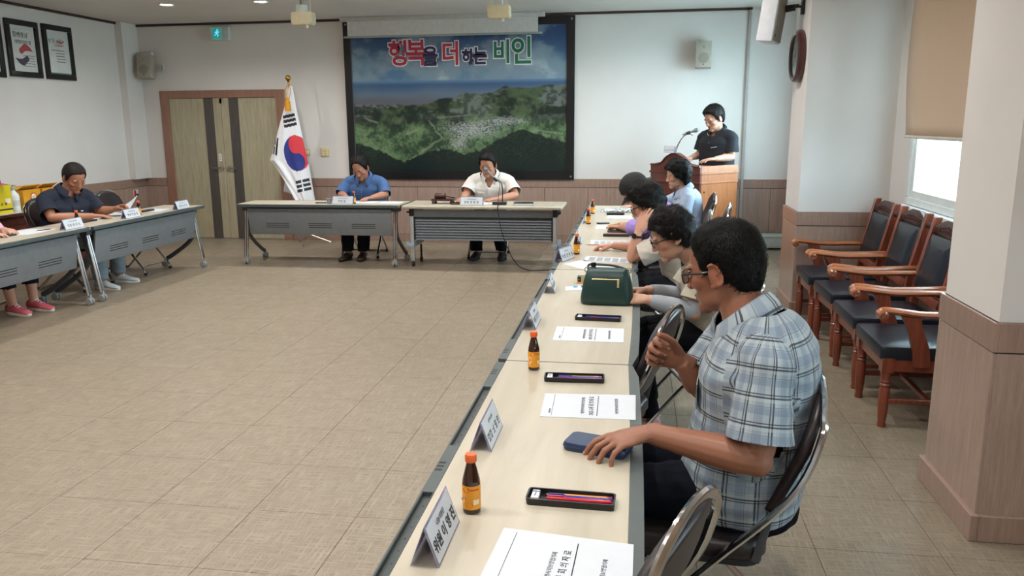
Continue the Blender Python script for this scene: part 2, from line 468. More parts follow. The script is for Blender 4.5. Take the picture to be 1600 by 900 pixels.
# outside: pale ground, a white building face and a railing beyond the windows
struct('ground', MB().box(XR + .3, -30, -1.2, 60, 60, -1.0), mat('pale_concrete', '#d8dcd8', .8), smooth=False)
t = thing('railing', 'pale metal railing outside the window', 'railing', (6.5, 0, -1.0))
mr = mat('railing_paint', '#7f9496', .5)
MB().box(-.03, 12, 2.45, .03, 24, 2.5).box(-.03, 12, 1.3, .03, 24, 1.35).build('rails', mr, t)
sh = MB().box(-.012, -.012, 1.35, .012, .012, 2.45).mesh('bar', smooth=False); sh.materials.append(mr)
for i in range(60):
    o = bpy.data.objects.new('bar', sh); COL.objects.link(o); o.parent = t; o.location = (0, 12.2 + .2 * i, 0)
for i in range(5): MB().box(-.03, 12 + 3 * i - .03, 0, .03, 12 + 3 * i + .03, 2.5).build('post', mr, t)
# roller blind in the middle window
t = thing('roller_blind', 'beige fabric roller blind half lowered over the window behind the armchairs', 'blind', (XR - .05, 0, 0))
k = NB('blind_fabric'); v = k.coord('Object', (1, 1, 1)); g = k.noise(k.coord('Object', (60, 400, 60)), 3, 2)
k.set('Base Color', k.ramp(g, [(.3, lin('#c2b2a2')), (.7, lin('#d6c8b8'))])); k.set('Roughness', .85)
tr = k.n('ShaderNodeBsdfTranslucent', Color=lin('#c4a68f')); mx = k.n('ShaderNodeMixShader'); mx.inputs[0].default_value = .22
k.l(k.b.outputs[0], mx.inputs[1]); k.l(tr.outputs[0], mx.inputs[2]); k.l(mx.outputs[0], k.t.nodes['Material Output'].inputs['Surface'])
def bf(u, v_):
    y = 3.6 + 2.5 * u; z = 1.43 + (2.62 - 1.43) * v_
    return (-.02 - .05 * math.sin(PI * v_) * .6 + .004 * math.sin(u * 9), y, z)
MB().grid(bf, 12, 16).build('fabric', k.m, t, solid=.002)
MB().tube([(-.022, 3.6, 1.425), (-.022, 6.1, 1.425)], .012).build('bottom_bar', mat('blind_bar', '#d8d2c8', .5), t)
MB().tube([(0, 3.58, 2.64), (0, 6.12, 2.64)], .03).build('roller', mat('blind_bar', '#d8d2c8', .5), t)

# an unseen second blind, added over the near window to hold back its daylight
t2 = thing('roller_blind', 'unseen beige roller blind added to dim daylight from the window beside the near pillar', 'blind', (XR - .05, 0, 0))
MB().grid(lambda u, v_: (-.02, -1.65 + 4.0 * u, 1.2 + 1.42 * v_), 8, 8).build('fabric', k.m, t2, solid=.002)
MB().tube([(0, -1.68, 2.64), (0, 2.38, 2.64)], .03).build('roller', mat('blind_bar', '#d8d2c8', .5), t2)

# ------------------------------------------------------------------ double door in the back wall
M_dframe = wood('door_frame_walnut', '#85604f', '#9c7462', .4)
M_leaf = wood('ash_door_leaf', '#9c947b', '#b6ad94', .5, scale=.7)
M_stripe = wood('dark_door_stripe', '#47423f', '#56504c', .5)
M_steel = mat('brushed_steel', '#b9b6b0', .3, 1.0)
d = MB(); X0, X1, ZT = -6.385, -4.6, 2.0; w = .125
d.box(X0, YB - .03, 0, X0 + w, YB + .02, ZT).box(X1 - w, YB - .03, 0, X1, YB + .02, ZT).box(X0 + w, YB - .03, ZT - .1, X1 - w, YB + .02, ZT)
door = d.build('door_1', M_dframe, bevel=.004, segs=1); door['kind'] = 'structure'
xm = (X0 + X1) / 2 - .02
for (a, b, s) in ((X0 + w, xm - .002, -1), (xm + .002, X1 - w, 1)):
    leaf = MB().box(a, YB - .012, .008, b, YB + .015, ZT - .1).build('leaf', M_leaf, door, bevel=.002, segs=1)
    xs = xm + s * .18
    MB().box(xs - .068, YB - .0145, .008, xs + .068, YB - .011, ZT - .1).build('stripe', M_stripe, leaf)
    hx = xm + s * .05
    h = MB().cyl((hx, YB - .035, .97), (hx, YB - .011, .97), .026, n=16).tube([(hx, YB - .05, .97), (hx + s * .12, YB - .055, .97)], .009, 8).cyl((hx, YB - .055, .97), (hx, YB - .03, .97), .01)
    h.build('handle', M_steel, leaf)
    MB().box(hx - .05 * s - .01, YB - .03, ZT - .17, hx - .05 * s + .012, YB - .011, ZT - .11).build('closer_plate', M_stripe, leaf)
MB().box(xm - .085, YB - .016, 1.06, xm - .045, YB - .011, 1.16).build('push_sign', mat('sign_white', '#e8e6e0', .4), door)
marks(3, .02, mat('ink_grey', '#555555', .6), door, XZ(xm - .065, YB - .0165, 1.11) @ Matrix.Rotation(-PI / 2, 4, 'Z'))

# ------------------------------------------------------------------ recessed ceiling lamps
M_lring = mat('lamp_ring', '#e8e6e2', .4); M_lamp = emit('lamp_diffuser', '#fff3df', LAMP_EMIT)
lp = None
def lamp(x, y, lab):
    global lp
    if lp is None:
        lp = thing('ceiling_lamp', lab, 'lamp', (x, y, ZC), 0, 'recessed ceiling lamps')
        MB().lathe([(.062, -.001), (.082, -.001), (.086, -.006), (.08, -.010), (.064, -.004), (.062, -.001)], 24).build('ring', M_lring, lp)
        MB().lathe([(.001, -.003), (.064, -.003), (.064, -.0015), (.001, -.0015)], 24).build('diffuser', M_lamp, lp)
        o = lp
    else: o = dup(lp, (x, y, ZC), 0, lab)
    l = bpy.data.lights.new('downlight', 'AREA'); l.shape = 'DISK'; l.size = .12; l.energy = LAMP_POWER; l.color = (1.0, .965, .92)
    l.spread = math.radians(150)
    q = bpy.data.objects.new('downlight', l); COL.objects.link(q); q.location = (x, y, ZC - .012); q.parent = None
    return o
ORD = ['first', 'second', 'third', 'fourth', 'fifth', 'sixth']
for j, y in enumerate((8.65, 6.3, 3.95, 1.6, -.75)):
    for i in range(6):
        lamp(-5.2 + 1.115 * i, y, 'round recessed ceiling lamp, %s from the left wall in the %s row from the mural' % (ORD[i], ORD[j]))['group'] = 'recessed ceiling lamps'
# ------------------------------------------------------------------ mural, screen, wall things
def np_noise(shape, cells, seed):
    rng = np.random.default_rng(seed); h, w = shape
    g = rng.random((cells[0] + 2, cells[1] + 2))
    y = np.linspace(0, cells[0], h); x = np.linspace(0, cells[1], w)
    yi = y.astype(int); xi = x.astype(int); fy = (y - yi)[:, None]; fx = (x - xi)[None, :]
    fy = fy * fy * (3 - 2 * fy); fx = fx * fx * (3 - 2 * fx)
    a = g[yi][:, xi]; b = g[yi][:, xi + 1]; c = g[yi + 1][:, xi]; d = g[yi + 1][:, xi + 1]
    return (a * (1 - fx) + b * fx) * (1 - fy) + (c * (1 - fx) + d * fx) * fy
def fbm(shape, cy, cx, octs, seed, p=.55):
    out = 0; amp = 1; tot = 0
    for o in range(octs):
        out = out + amp * np_noise(shape, (cy * 2 ** o, cx * 2 ** o), seed + o); tot += amp; amp *= p
    return out / tot
def sst(a, b, x): t = np.clip((x - a) / (b - a), 0, 1); return t * t * (3 - 2 * t)
def rgb(h): return np.array(lin(h)[:3])
def colour_mesh(name, me, cols, m):
    at_ = me.color_attributes.new('col', 'FLOAT_COLOR', 'POINT')
    buf = np.ones((len(me.vertices), 4), np.float32); buf[:, :3] = cols
    at_.data.foreach_set('color', buf.ravel())
def mural_colours(nx, ny):
    sh = (ny, nx); v, u = np.meshgrid(np.linspace(0, 1, ny), np.linspace(0, 1, nx), indexing='ij')   # v: 0 top .. 1 bottom
    mixc = lambda a, b, t: a * (1 - t[..., None]) + b * t[..., None]
    cl = fbm(sh, 5, 7, 6, 3); cl2 = fbm(sh, 9, 6, 5, 50)
    skyb = mixc(rgb('#1d3a66') + np.zeros(sh + (3,)), rgb('#4f7494') + np.zeros(sh + (3,)), sst(0, .36, v))
    cm = sst(.42, .62, cl * .7 + cl2 * .3 + .10 * sst(.05, .3, v) - .16 * np.exp(-((u - .36) ** 2 / .004 + (v - .10) ** 2 / .004)))
    sky = mixc(skyb, rgb('#7f93a0') + np.zeros(sh + (3,)), cm * .85)
    sky = mixc(sky, rgb('#a9b8bd') + np.zeros(sh + (3,)), sst(.6, .78, cl) * sst(.1, .3, v) * .8)
    sea = mixc(rgb('#36577c') + np.zeros(sh + (3,)), rgb('#5c6d7e') + np.zeros(sh + (3,)), sst(.37, .47, v + (cl - .5) * .05))
    sea = mixc(sea, rgb('#5a5c66') + np.zeros(sh + (3,)), sst(.44, .52, v + (cl2 - .5) * .08))
    img = mixc(sky, sea, sst(.355, .365, v))
    # land beyond the shore line
    n1 = fbm(sh, 10, 14, 6, 90); n2 = fbm(sh, 40, 60, 4, 130); n3 = fbm(sh, 110, 160, 2, 170)
    shore = np.interp(u, [0, .1, .3, .5, .52, .66, .72, 1], [.52, .525, .53, .475, .44, .45, .41, .40]) + (n1 - .5) * .05
    land = mixc(rgb('#182622') + np.zeros(sh + (3,)), rgb('#46573f') + np.zeros(sh + (3,)), sst(.38, .62, n1 * .6 + n2 * .4))
    flat = mixc(rgb('#3c4644') + np.zeros(sh + (3,)), rgb('#6b736e') + np.zeros(sh + (3,)), sst(.4, .6, n2))
    fm = sst(.45, .55, fbm(sh, 14, 7, 4, 200)) * (1 - sst(.56, .66, v))
    land = mixc(land, flat, fm * .8)
    green = mixc(rgb('#22382a') + np.zeros(sh + (3,)), rgb('#66805a') + np.zeros(sh + (3,)), sst(.36, .66, n1 * .5 + n2 * .3 + n3 * .2))
    gm = sst(.60, .72, v + (n1 - .5) * .12)
    land = mixc(land, green, gm)
    img = mixc(img, land, sst(-.004, .006, v - shore))
    hz = np.exp(-((v - .365) / .012) ** 2); img = mixc(img, rgb('#6f8fae') + np.zeros(sh + (3,)), hz * .5 * (1 - sst(-.004, .006, v - shore)))
    # town: scattered roofs
    rng = np.random.default_rng(5)
    dens = np.exp(-(((u - .56) / .13) ** 2 + ((v - .70 - .06 * (u - .5)) / .055) ** 2)) + .8 * np.exp(-(((u - .72) / .11) ** 2 + ((v - .645) / .03) ** 2)) + .9 * np.exp(-(((u - .50) / .045) ** 2 + ((v - .80) / .05) ** 2)) + .25 * np.exp(-(((u - .06) / .08) ** 2 + ((v - .55) / .03) ** 2))
    blk = np.kron(rng.random((ny, nx // 2 + 1)), np.ones((1, 2)))[:ny, :nx]
    hue = np.kron(rng.random((ny, nx // 2 + 1)), np.ones((1, 2)))[:ny, :nx]
    tm = (blk < dens * .9).astype(float) * np.clip(dens * 1.5, 0, 1)
    roof = np.where(hue[..., None] < .55, rgb('#a3a9a9'), np.where(hue[..., None] < .78, rgb('#7d90a2'), np.where(hue[..., None] < .9, rgb('#97675b'), rgb('#5d6a58'))))
    img = mixc(img, roof, tm * .85)
    # roads and field edges
    for (x0, y0, x1, y1, wd) in ((.22, .96, .42, .76, .008), (.42, .76, .36, .64, .006), (.4, .62, .55, .6, .006), (.86, .71, .98, .735, .006), (.86, .71, .84, .735, .006), (.25, .73, .30, .70, .008), (.05, .62, .11, .65, .008), (.45, .9, .6, .58, .004)):
        t = np.clip(((u - x0) * (x1 - x0) + (v - y0) * (y1 - y0)) / ((x1 - x0) ** 2 + (y1 - y0) ** 2), 0, 1)
        dd = np.hypot(u - x0 - t * (x1 - x0) + (n2 - .5) * .02, (v - y0 - t * (y1 - y0)) * .7)
        img = mixc(img, rgb('#8f9a80') + np.zeros(sh + (3,)), (1 - sst(wd * .4, wd, dd)) * .42)
    # dark wooded hills across the foreground
    hill = np.interp(u, [0, .05, .12, .2, .235, .30, .38, .46, .52, .58, .63, .70, .77, .80, .86, .92, 1], [.80, .815, .85, .905, .93, .885, .845, .845, .875, .86, .82, .76, .71, .70, .73, .765, .79]) + (n2 - .5) * .03
    dark = mixc(rgb('#0d1c1c') + np.zeros(sh + (3,)), rgb('#1e3328') + np.zeros(sh + (3,)), sst(.4, .7, n1 * .4 + n3 * .6) * (1 - sst(.86, 1.0, v)))
    img = mixc(img, dark, sst(-.003, .006, v - hill))
    return img.reshape(-1, 3)
mur = thing('wall_mural', 'huge black-framed aerial photograph of a coastal village under clouds on the back wall', 'mural', (-2.2545, YB, 1.828))
HX, HZ, Fw = 1.4905, 1.002, .1
M_black = mat('black_frame', '#0e0f12', .35)
fr = MB()
fr.box(-HX, -.045, -HZ, HX, -.002, -HZ + Fw).box(-HX, -.045, HZ - Fw, HX, -.002, HZ).box(-HX, -.045, -HZ + Fw, -HX + Fw, -.002, HZ - Fw).box(HX - Fw, -.045, -HZ + Fw, HX, -.002, HZ - Fw)
fr.build('frame', M_black, mur, bevel=.003, segs=1)
nx, ny = 420, 272; pw, ph = HX - Fw, HZ - Fw
pm = MB().grid(lambda a, b: (-pw + 2 * pw * b, -.03, ph - 2 * ph * a), ny - 1, nx - 1)
me = pm.mesh('print', smooth=False); colour_mesh('print', me, mural_colours(nx, ny), None)
link('print', me, attr_mat('mural_print', rough=.28), mur)
for sx in (-1, 1):
    for sz in (-1, 1): MB().lathe([(.001, 0), (.012, 0), (.012, .006), (.001, .008)], 10, Matrix.Translation((sx * (HX - .04), -.045, sz * (HZ - .04))) @ Matrix.Rotation(PI / 2, 4, 'X')).build('bolt', M_steel, mur)
ink = {k_: mat('ink_' + k_, c_, .4) for k_, c_ in dict(red='#a3243a', crimson='#b52b36', navy='#1d1f4d', green='#0d6b4c', white='#e4dfe6').items()}
for g, x, z, h, c_ in (('행', -3.02, 2.402, .315, 'red'), ('복', -2.785, 2.405, .329, 'red'), ('을', -2.602, 2.363, .243, 'navy'), ('더', -2.335, 2.389, .290, 'crimson'), ('하', -2.113, 2.353, .186, 'navy'), ('는', -1.957, 2.358, .217, 'navy'), ('비', -1.679, 2.399, .285, 'green'), ('인', -1.428, 2.402, .338, 'green')):
    s_ = h / .95; lx, lz = x + 2.2545, z - 1.828
    text(g, s_, ink['white'], mur, XZ(lx, -.033, lz), 'letter_outline', offset=.021, sx=.88)
    text(g, s_, ink[c_], mur, XZ(lx, -.0355, lz), 'letter', offset=.008, sx=.88)
scr = thing('projector_screen', 'white pull-down projector screen hanging a short way in front of the mural', 'screen', (-2.41, YB - .13, ZC))
M_scr = mat('screen_white', '#c9c7c4', .7)
MB().box(-1.24, -.001, -.235, 1.2, .001, -.03).build('fabric', M_scr, scr)
MB().tube([(-1.29, 0, -.24), (1.25, 0, -.24)], .013, 8).build('bottom_bar', mat('screen_bar', '#9aa09c', .4), scr)
MB().box(-1.32, -.06, -.05, 1.28, .06, -.0).build('casing', mat('screen_case', '#b5b3b0', .5), scr, bevel=.01)
# framed certificates on the left wall
def certificate(y0, y1, z0, z1, lab, deco):
    t = thing('picture_frame', lab, 'picture frame', (XL, (y0 + y1) / 2, (z0 + z1) / 2), 0)
    hy, hz, f = (y1 - y0) / 2, (z1 - z0) / 2, .06
    b = MB().box(.002, -hy, -hz, .03, hy, -hz + f).box(.002, -hy, hz - f, .03, hy, hz).box(.002, -hy, -hz + f, .03, -hy + f, hz - f).box(.002, hy - f, -hz + f, .03, hy, hz - f)
    b.build('frame', M_black, t, bevel=.004)
    MB().box(.004, -hy + f, -hz + f, .012, hy - f, hz - f).build('sheet', mat('certificate_sheet', '#dde3e4', .5), t)
    MB().box(.018, -hy + f - .002, -hz + f - .002, .02, hy - f + .002, hz - f + .002).build('pane', thin_glass('picture_glass', '#ffffff', .06, .12), t)
    P = lambda y, z, d=.0125: Matrix(((0, 0, 1, d), (1, 0, 0, y), (0, 1, 0, z), (0, 0, 0, 1)))
    deco(t, P, hy - f, hz - f)
    return t
ik = mat('ink_black', '#23252a', .6); ikg = mat('ink_faint', '#5d666d', .6)
def deco1(t, P, w, h):
    text('힘쎈충남', .062, ik, t, P(-.03, h - .10), 'lettering', offset=.001)
    text('대한민국의 힘', .042, ik, t, P(.0, h - .175), 'lettering', offset=.001)
    def comma(sgn, c_, oy, oz):
        pts = crom([(0, 0, 0), (.05, .035, 0), (.11, .03, 0), (.17, -.002, 0)], 5)
        rad = [.035 + .012 * math.sin(PI * i / 15) - .035 * (i / 15) ** 1.5 for i in range(16)]; rad = [max(.003, r) for r in rad]
        top = [p + V((0, r, 0)) for p, r in zip(pts, rad)]; bot = [p - V((0, r, 0)) for p, r in zip(pts, rad)]
        head = [V((-.035 * math.sin(PI * i / 8), .035 * math.cos(PI * i / 8), 0)) for i in range(1, 8)]
        poly = [(p.x * sgn, p.y * sgn) for p in list(reversed(top)) + head + bot]
        MB().prism(poly, .0006, P(oy, oz)).build('emblem', ink[c_], t)
    comma(1, 'crimson', -.035, h - .265); comma(-1, 'navy', .03, h - .35)
    for i in range(5): MB().box(.0122, -.0 if i else -.02, -h + .06 + .028 * i, .0128, w - .03, -h + .066 + .028 * i).build('text_line', ikg, t)
    MB().box(.0122, -.01, -h + .05, .0128, -.007, -h + .19).build('text_line', ikg, t)
def deco2(t, P, w, h):
    marks(4, .05, ikg, t, P(-.04, h - .115), seed=4); marks(5, .024, ikg, t, P(0, h - .165), seed=9)
    MB().tube([P(.05 + .05 * math.cos(a), h - .1 + .035 * math.sin(a)) @ V((0, 0, 0)) for a in [PI * 1.05 + .1 * i * PI for i in range(10)]], .007, 6).build('emblem', ink['crimson'], t)
    MB().box(.0122, -.01, h - .168, .0128, .1, h - .158).build('emblem', mat('ink_orange', '#d0683a', .5), t)
    for i, (a, b) in enumerate(((-.12, .1), (-.05, .1), (-.05, .1), (-.04, .1), (-.05, .1))): MB().box(.0122, a, .02 - .032 * i, .0128, b, .029 - .032 * i).build('text_line', ikg, t)
    MB().box(.0122, -w, -h, .0128, w, -h + .018).build('band', mat('ink_teal', '#3d6f6d', .5), t)
certificate(8.02, 8.505, 2.08, 2.69, 'black-framed notice with a red and blue swirl emblem on the left wall', deco1)
certificate(8.575, 9.06, 2.08, 2.695, 'black-framed notice with a small orange logo, nearest the corner on the left wall', deco2)
certificate(7.465, 7.95, 2.06, 2.69, 'black-framed notice cut off by the left edge of the picture', lambda t, P, w, h: MB().box(.0122, w - .12, -h + .04, .0128, w - .02, -h + .048).build('text_line', ikg, t))
# speakers
M_spk = mat('speaker_beige', '#a39c90', .55); M_spkg = mat('speaker_grille', '#8d877c', .7, bump=.3, bscale=600)
def wall_speaker(x, z, lab, tilt):
    t = thing('wall_speaker', lab, 'speaker', (x, YB, z))
    M = Euler((math.radians(-8), 0, tilt)).to_matrix(); c = V((0, -.13, 0))
    MB().obox(c, (.19, .13, .31), M).build('cabinet', M_spk, t, bevel=.008)
    face = c + M @ V((0, -.066, 0))
    R_ = (M @ Matrix.Rotation(PI / 2, 3, 'X')).to_4x4()
    MB().lathe([(.001, 0), (.06, 0), (.064, .003), (.001, .006)], 24, Matrix.Translation(face + M @ V((0, 0, -.045))) @ R_).build('woofer_grille', M_spkg, t)
    MB().lathe([(.001, 0), (.014, 0), (.016, .003), (.001, .004)], 14, Matrix.Translation(face + M @ V((0, 0, .085))) @ R_).build('tweeter', M_spkg, t)
    MB().obox(face + M @ V((0, -.001, -.122)), (.016, .003, .012), M).build('badge', ik, t)
    MB().box(-.05, -.06, .08, .05, 0, .2).build('bracket', mat('bracket_white', '#cfccc6', .5), t, bevel=.004)
    return t
wall_speaker(-6.475, 2.312, 'beige box speaker high in the left back corner above the double door', .12)
wall_speaker(.783, 2.32, 'beige box speaker on the back wall above the lectern', -.06)
t = thing('column_speaker', 'white speaker on a black bracket hanging from the pillar at the upper right', 'speaker', (1.05, 6.85, 2.36))
M = Euler((math.radians(6), math.radians(4), math.radians(62))).to_matrix()
MB().obox((0, 0, 0), (.2, .13, .42), M).build('cabinet', mat('speaker_white', '#d5d8de', .5), t, bevel=.01)
MB().obox(M @ V((0, -.068, 0)), (.18, .008, .4), M).build('grille', M_spkg, t, bevel=.004)
MB().obox(M @ V((-.06, -.073, -.16)), (.012, .004, .02), M).build('badge', ik, t)
bk_ = MB().cyl((.06, .03, .06), (.2, .0, .07), .012).cyl((.10, .02, .04), (.17, 0, .05), .02).cyl((.17, 0, .06), (.215, 0, .06), .009).box(.215, -.03, .0, .235, .03, .13)
bk_.build('bracket', mat('bracket_black', '#141416', .5), t, bevel=.002)
# wall clock on the pillar side
t = thing('wall_clock', 'round wall clock with a dark red-brown rim on the side of the pillar', 'clock', (PX, 6.86, 2.045))
MX = Matrix.Rotation(-PI / 2, 4, 'Y')
MB().lathe([(.001, 0), (.2, 0), (.205, .02), (.2, .05), (.185, .062), (.165, .055), (.16, .035), (.001, .035)], 40, MX).build('rim', wood('clock_rim', '#3b1d1b', '#54292a', .3, coat=.4), t)
MB().lathe([(.001, .0352), (.159, .0352), (.159, .036), (.001, .036)], 40, MX).build('dial', mat('dial_white', '#cdd8d5', .4), t)
for i in range(12):
    a = i * PI / 6; text(str(12 if i == 0 else i), .034, ikg, t, Matrix(((0, 0, -1, -.0365), (-1, 0, 0, -.128 * math.sin(a)), (0, 1, 0, .128 * math.cos(a)), (0, 0, 0, 1))), 'numeral', res=1)
MB().obox((-.039, .03, .025), (.002, .012, .09), Matrix.Rotation(.9, 3, 'X')).build('hour_hand', ik, t)
MB().obox((-.041, -.03, -.04), (.002, .008, .13), Matrix.Rotation(-.6, 3, 'X')).build('minute_hand', ik, t)
MB().lathe([(.001, .046), (.162, .046), (.162, .0475), (.001, .0475)], 40, MX).build('pane', M_pane, t)
# exit sign, emergency lights, switches
t = thing('exit_sign', 'lit green and blue exit sign high on the back wall above the double door', 'sign', (-5.43, YB, 2.72))
MB().box(-.13, -.06, -.085, .13, 0, .085).build('box', mat('sign_case', '#c6cfcd', .4), t, bevel=.006)
MB().box(-.10, -.063, -.07, .03, -.059, .07).build('panel', emit('exit_green', '#2fa898', .35), t)
rm = MB(); Mx = XZ(-.035, -.064, 0)
rm.ell(Mx @ V((.012, .043, 0)), (.011, .002, .011), n=10, m=6).tube([Mx @ V(p) for p in ((.006, .028, 0), (0, .004, 0))], .009, 6)
for a, b, c_ in (((0, .004, 0), (.02, -.012, 0), (.012, -.04, 0)), ((0, .004, 0), (-.014, -.018, 0), (-.034, -.022, 0)), ((.006, .024, 0), (.026, .014, 0), (.034, .024, 0)), ((.006, .024, 0), (-.014, .018, 0), (-.022, .004, 0))):
    rm.tube([Mx @ V(a), Mx @ V(b), Mx @ V(c_)], .0055, 6)
rm.build('running_figure', emit('exit_blue', '#7cc0ff', 1.0), t)
MB().box(.05, -.064, -.07, .12, -.06, .07).build('lens', mat('sign_lens', '#b7c6c2', .3), t, bevel=.002)
def emergency(x, y, z, lab):
    t = thing('emergency_light', lab, 'light', (x, y, z))
    m_ = mat('aged_plastic', '#b9b092', .5)
    MB().loft([rr for rr in ([(a * s_, b * s_, zz) for a, b in rrect(-.1, -.06, .1, .06, .015, 3)] for s_, zz in ((.86, -.075), (1, -.06), (1, .02), (.93, .035)))]).build('housing', m_, t)
    MB().lathe([(.001, -.1), (.012, -.1), (.014, -.075), (.001, -.07)], 10, Matrix.Translation((.03, 0, 0))).build('test_button', mat('bulb_white', '#e6e4dc', .4), t)
    MB().box(-.05, -.04, .035, .03, .04, .1).build('junction_box', mat('sign_case', '#c6cfcd', .4), t, bevel=.004)
    MB().box(-.02, -.02, .1, .0, .02, ZC - z).build('hanger', mat('hanger_grey', '#8e8c88', .5), t)
    MB().tube([(.07, 0, .035), (.065, 0, ZC - z)], .004, 6).build('wire', mat('wire_white', '#d9d6cf', .5), t)
emergency(-3.0, 7.2, 2.50, 'beige emergency light box hanging from the ceiling above the flag')
emergency(-1.2, 7.2, 2.51, 'beige emergency light box hanging from the ceiling in front of the projector screen')
def plate(x, z, w, h, lab, nm, col, n):
    t = thing(nm, lab, 'switch', (x, YB, z)); m_ = mat('switch_' + col[1:], col, .45)
    MB().box(-w / 2, -.012, -h / 2, w / 2, 0, h / 2).build('plate', m_, t, bevel=.004)
    for i in range(n[0]):
        for j in range(n[1]):
            cw, ch_ = w * .8 / n[0], h * .8 / n[1]; cx = (i - (n[0] - 1) / 2) * cw; cz = (j - (n[1] - 1) / 2) * ch_
            MB().box(cx - cw * .4, -.018, cz - ch_ * .38, cx + cw * .4, -.011, cz + ch_ * .38).build('button', mat('switch_button', '#e0d3a8', .4), t, bevel=.002)
plate(-4.085, 1.178, .125, .12, 'beige six-button light switch plate on the back wall right of the flag', 'light_switch', '#cbbd93', (2, 3))
plate(-4.335, 1.18, .085, .085, 'small beige wall control half hidden by the flag edge', 'wall_control', '#bcae8c', (1, 1))
t = thing('wall_sensor', 'tiny white sensor on the back wall beside the corner speaker', 'sensor', (-6.31, YB, 2.30))
MB().box(-.02, -.02, -.05, .02, 0, .05).build('case', mat('sign_case', '#c6cfcd', .4), t, bevel=.004); MB().box(-.008, -.023, -.03, .008, -.019, .03).build('slot', mat('hanger_grey', '#8e8c88', .5), t)
t = thing('fire_outlet', 'small red and white outlet plate on the wainscot of the left wall', 'outlet', (XL + .014, 10.0, .64))
MB().box(0, -.05, -.05, .012, .05, .05).build('plate', mat('outlet_white', '#d8d2cc', .4), t, bevel=.003); MB().box(.011, -.045, -.045, .016, -.005, .045).build('red_panel', mat('outlet_red', '#b03038', .4), t)
MB().box(.011, .005, -.04, .017, .04, -.005).build('socket', ik, t)

# ------------------------------------------------------------------ national flag on its stand
fl = thing('national_flag', 'white national flag with red and blue circle draped from a pole beside the door', 'flag', (-4.30, 9.86, 0))
M_brass = mat('polished_brass', '#b8923c', .22, 1.0)
FS = .00826
def fpx(x, y, d=0): return V(((x - 463) * FS + (y - 239.5) * -.0005 - .006, d, 1.181 - (y - 239.5) * FS))
NU, NVv = 110, 170
Lft = [(0, 452, 138), (.12, 447, 160), (.3, 436, 195), (.5, 424, 236), (.6, 420, 250), (.68, 431, 262), (.78, 444, 280), (.9, 457, 300), (1, 466, 316)]
Rgt = [(0, 456, 138), (.2, 463, 176), (.4, 471, 214), (.6, 479, 252), (.8, 486, 290), (1, 491, 316)]
def itp(T, t, k): return float(np.interp(t, [a[0] for a in T], [a[k] for a in T]))
M2 = np.array([[29.8, 24.0], [40.6, -37.3]]); M2i = np.linalg.inv(M2)
cols = []; verts = []
c_w, c_k, c_r, c_b = rgb('#e3e4ea'), rgb('#16171c'), rgb('#d23a45'), rgb('#25317f')
def flag_col(px_, py_):
    u, v_ = M2i @ np.array([px_ - 463, py_ - 239.5])          # flag units, circle diameter 1, rotated frame
    r = math.hypot(u, v_)
    if r < .5:
        a = math.atan2(2, 3); x = u * math.cos(a) - v_ * math.sin(a); y = u * math.sin(a) + v_ * math.cos(a)
        # red above, blue below, S-curve along the diagonal
        red = y > 0
        if math.hypot(x + .25, y) < .25: red = True
        if math.hypot(x - .25, y) < .25: red = False
        return c_r if red else c_b
    for sx, sy, pat in ((-1, 1, (1, 1, 1)), (1, -1, (0, 0, 0)), (-1, -1, (1, 0, 1)), (1, 1, (0, 1, 0))):
        d = V((sx * 3, sy * 2)).normalized(); n_ = V((-d.y, d.x))
        al = u * d.x + v_ * d.y - .917; ac = u * n_.x + v_ * n_.y
        if abs(al) < .167 and abs(ac) < .25:
            k_ = (al + .167) / .125; i = int(min(2, k_))
            if k_ - i < .67 and i < 3 and (pat[2 - i] or abs(ac) > .021): return c_k
    return c_w
for i in range(NVv + 1):
    t = i / NVv; a = (itp(Lft, t, 1), itp(Lft, t, 2)); b = (itp(Rgt, t, 1), itp(Rgt, t, 2))
    for j in range(NU + 1):
        s_ = j / NU; px_, py_ = a[0] + (b[0] - a[0]) * s_, a[1] + (b[1] - a[1]) * s_
        d = -.05 * math.sin(s_ * PI * 1.15 + .25 + t * .5) * (.25 + t) + .022 * math.sin(s_ * 11 + t * 5) * t + .012 * math.sin(s_ * 23 - t * 9) * t * (1 - s_)
        verts.append(fpx(px_, py_, d)); cols.append(flag_col(px_, py_))
me = bpy.data.meshes.new('cloth'); w_ = NU + 1
me.from_pydata([tuple(v_) for v_ in verts], [], [(i * w_ + j, i * w_ + j + 1, (i + 1) * w_ + j + 1, (i + 1) * w_ + j) for i in range(NVv) for j in range(NU)])
me.shade_smooth(); colour_mesh('cloth', me, np.array(cols), None)
link('cloth', me, attr_mat('flag_cloth', rough=.55, bump=.05, bscale=400), fl, solid=.002)
# the folded-back length of cloth behind
def bfold(u, v_):
    a, b = V((442, 272)), V((438, 300)); c_, d = V((470, 268)), V((474, 312))
    p = a.lerp(b, v_).lerp(c_.lerp(d, v_), u); return fpx(p.x, p.y, .05 + .02 * math.sin(u * 8))
MB().grid(bfold, 14, 10).build('cloth_fold', mat('flag_white', '#d2d2da', .6), fl, solid=.002)
pt, pb_ = fpx(447, 129, .06), V((.09, .06, .12))
MB().cyl(pt, pb_, .012, n=12).build('pole', wood('pole_wood', '#8a6a35', '#a5824a', .3), fl)
MB().ell(pt + V((-.004, 0, .03)), .036, n=20, m=12).lathe([(.001, -.05), (.014, -.05), (.011, -.02), (.02, -.005), (.001, 0)], 12, Matrix.Translation(pt)).build('finial', M_brass, fl)
tas = MB().lathe([(.001, 0), (.022, -.005), (.028, -.03), (.022, -.04), (.032, -.05), (.04, -.17), (.001, -.172)], 16, Matrix.Translation(fpx(453, 155, -.09)))
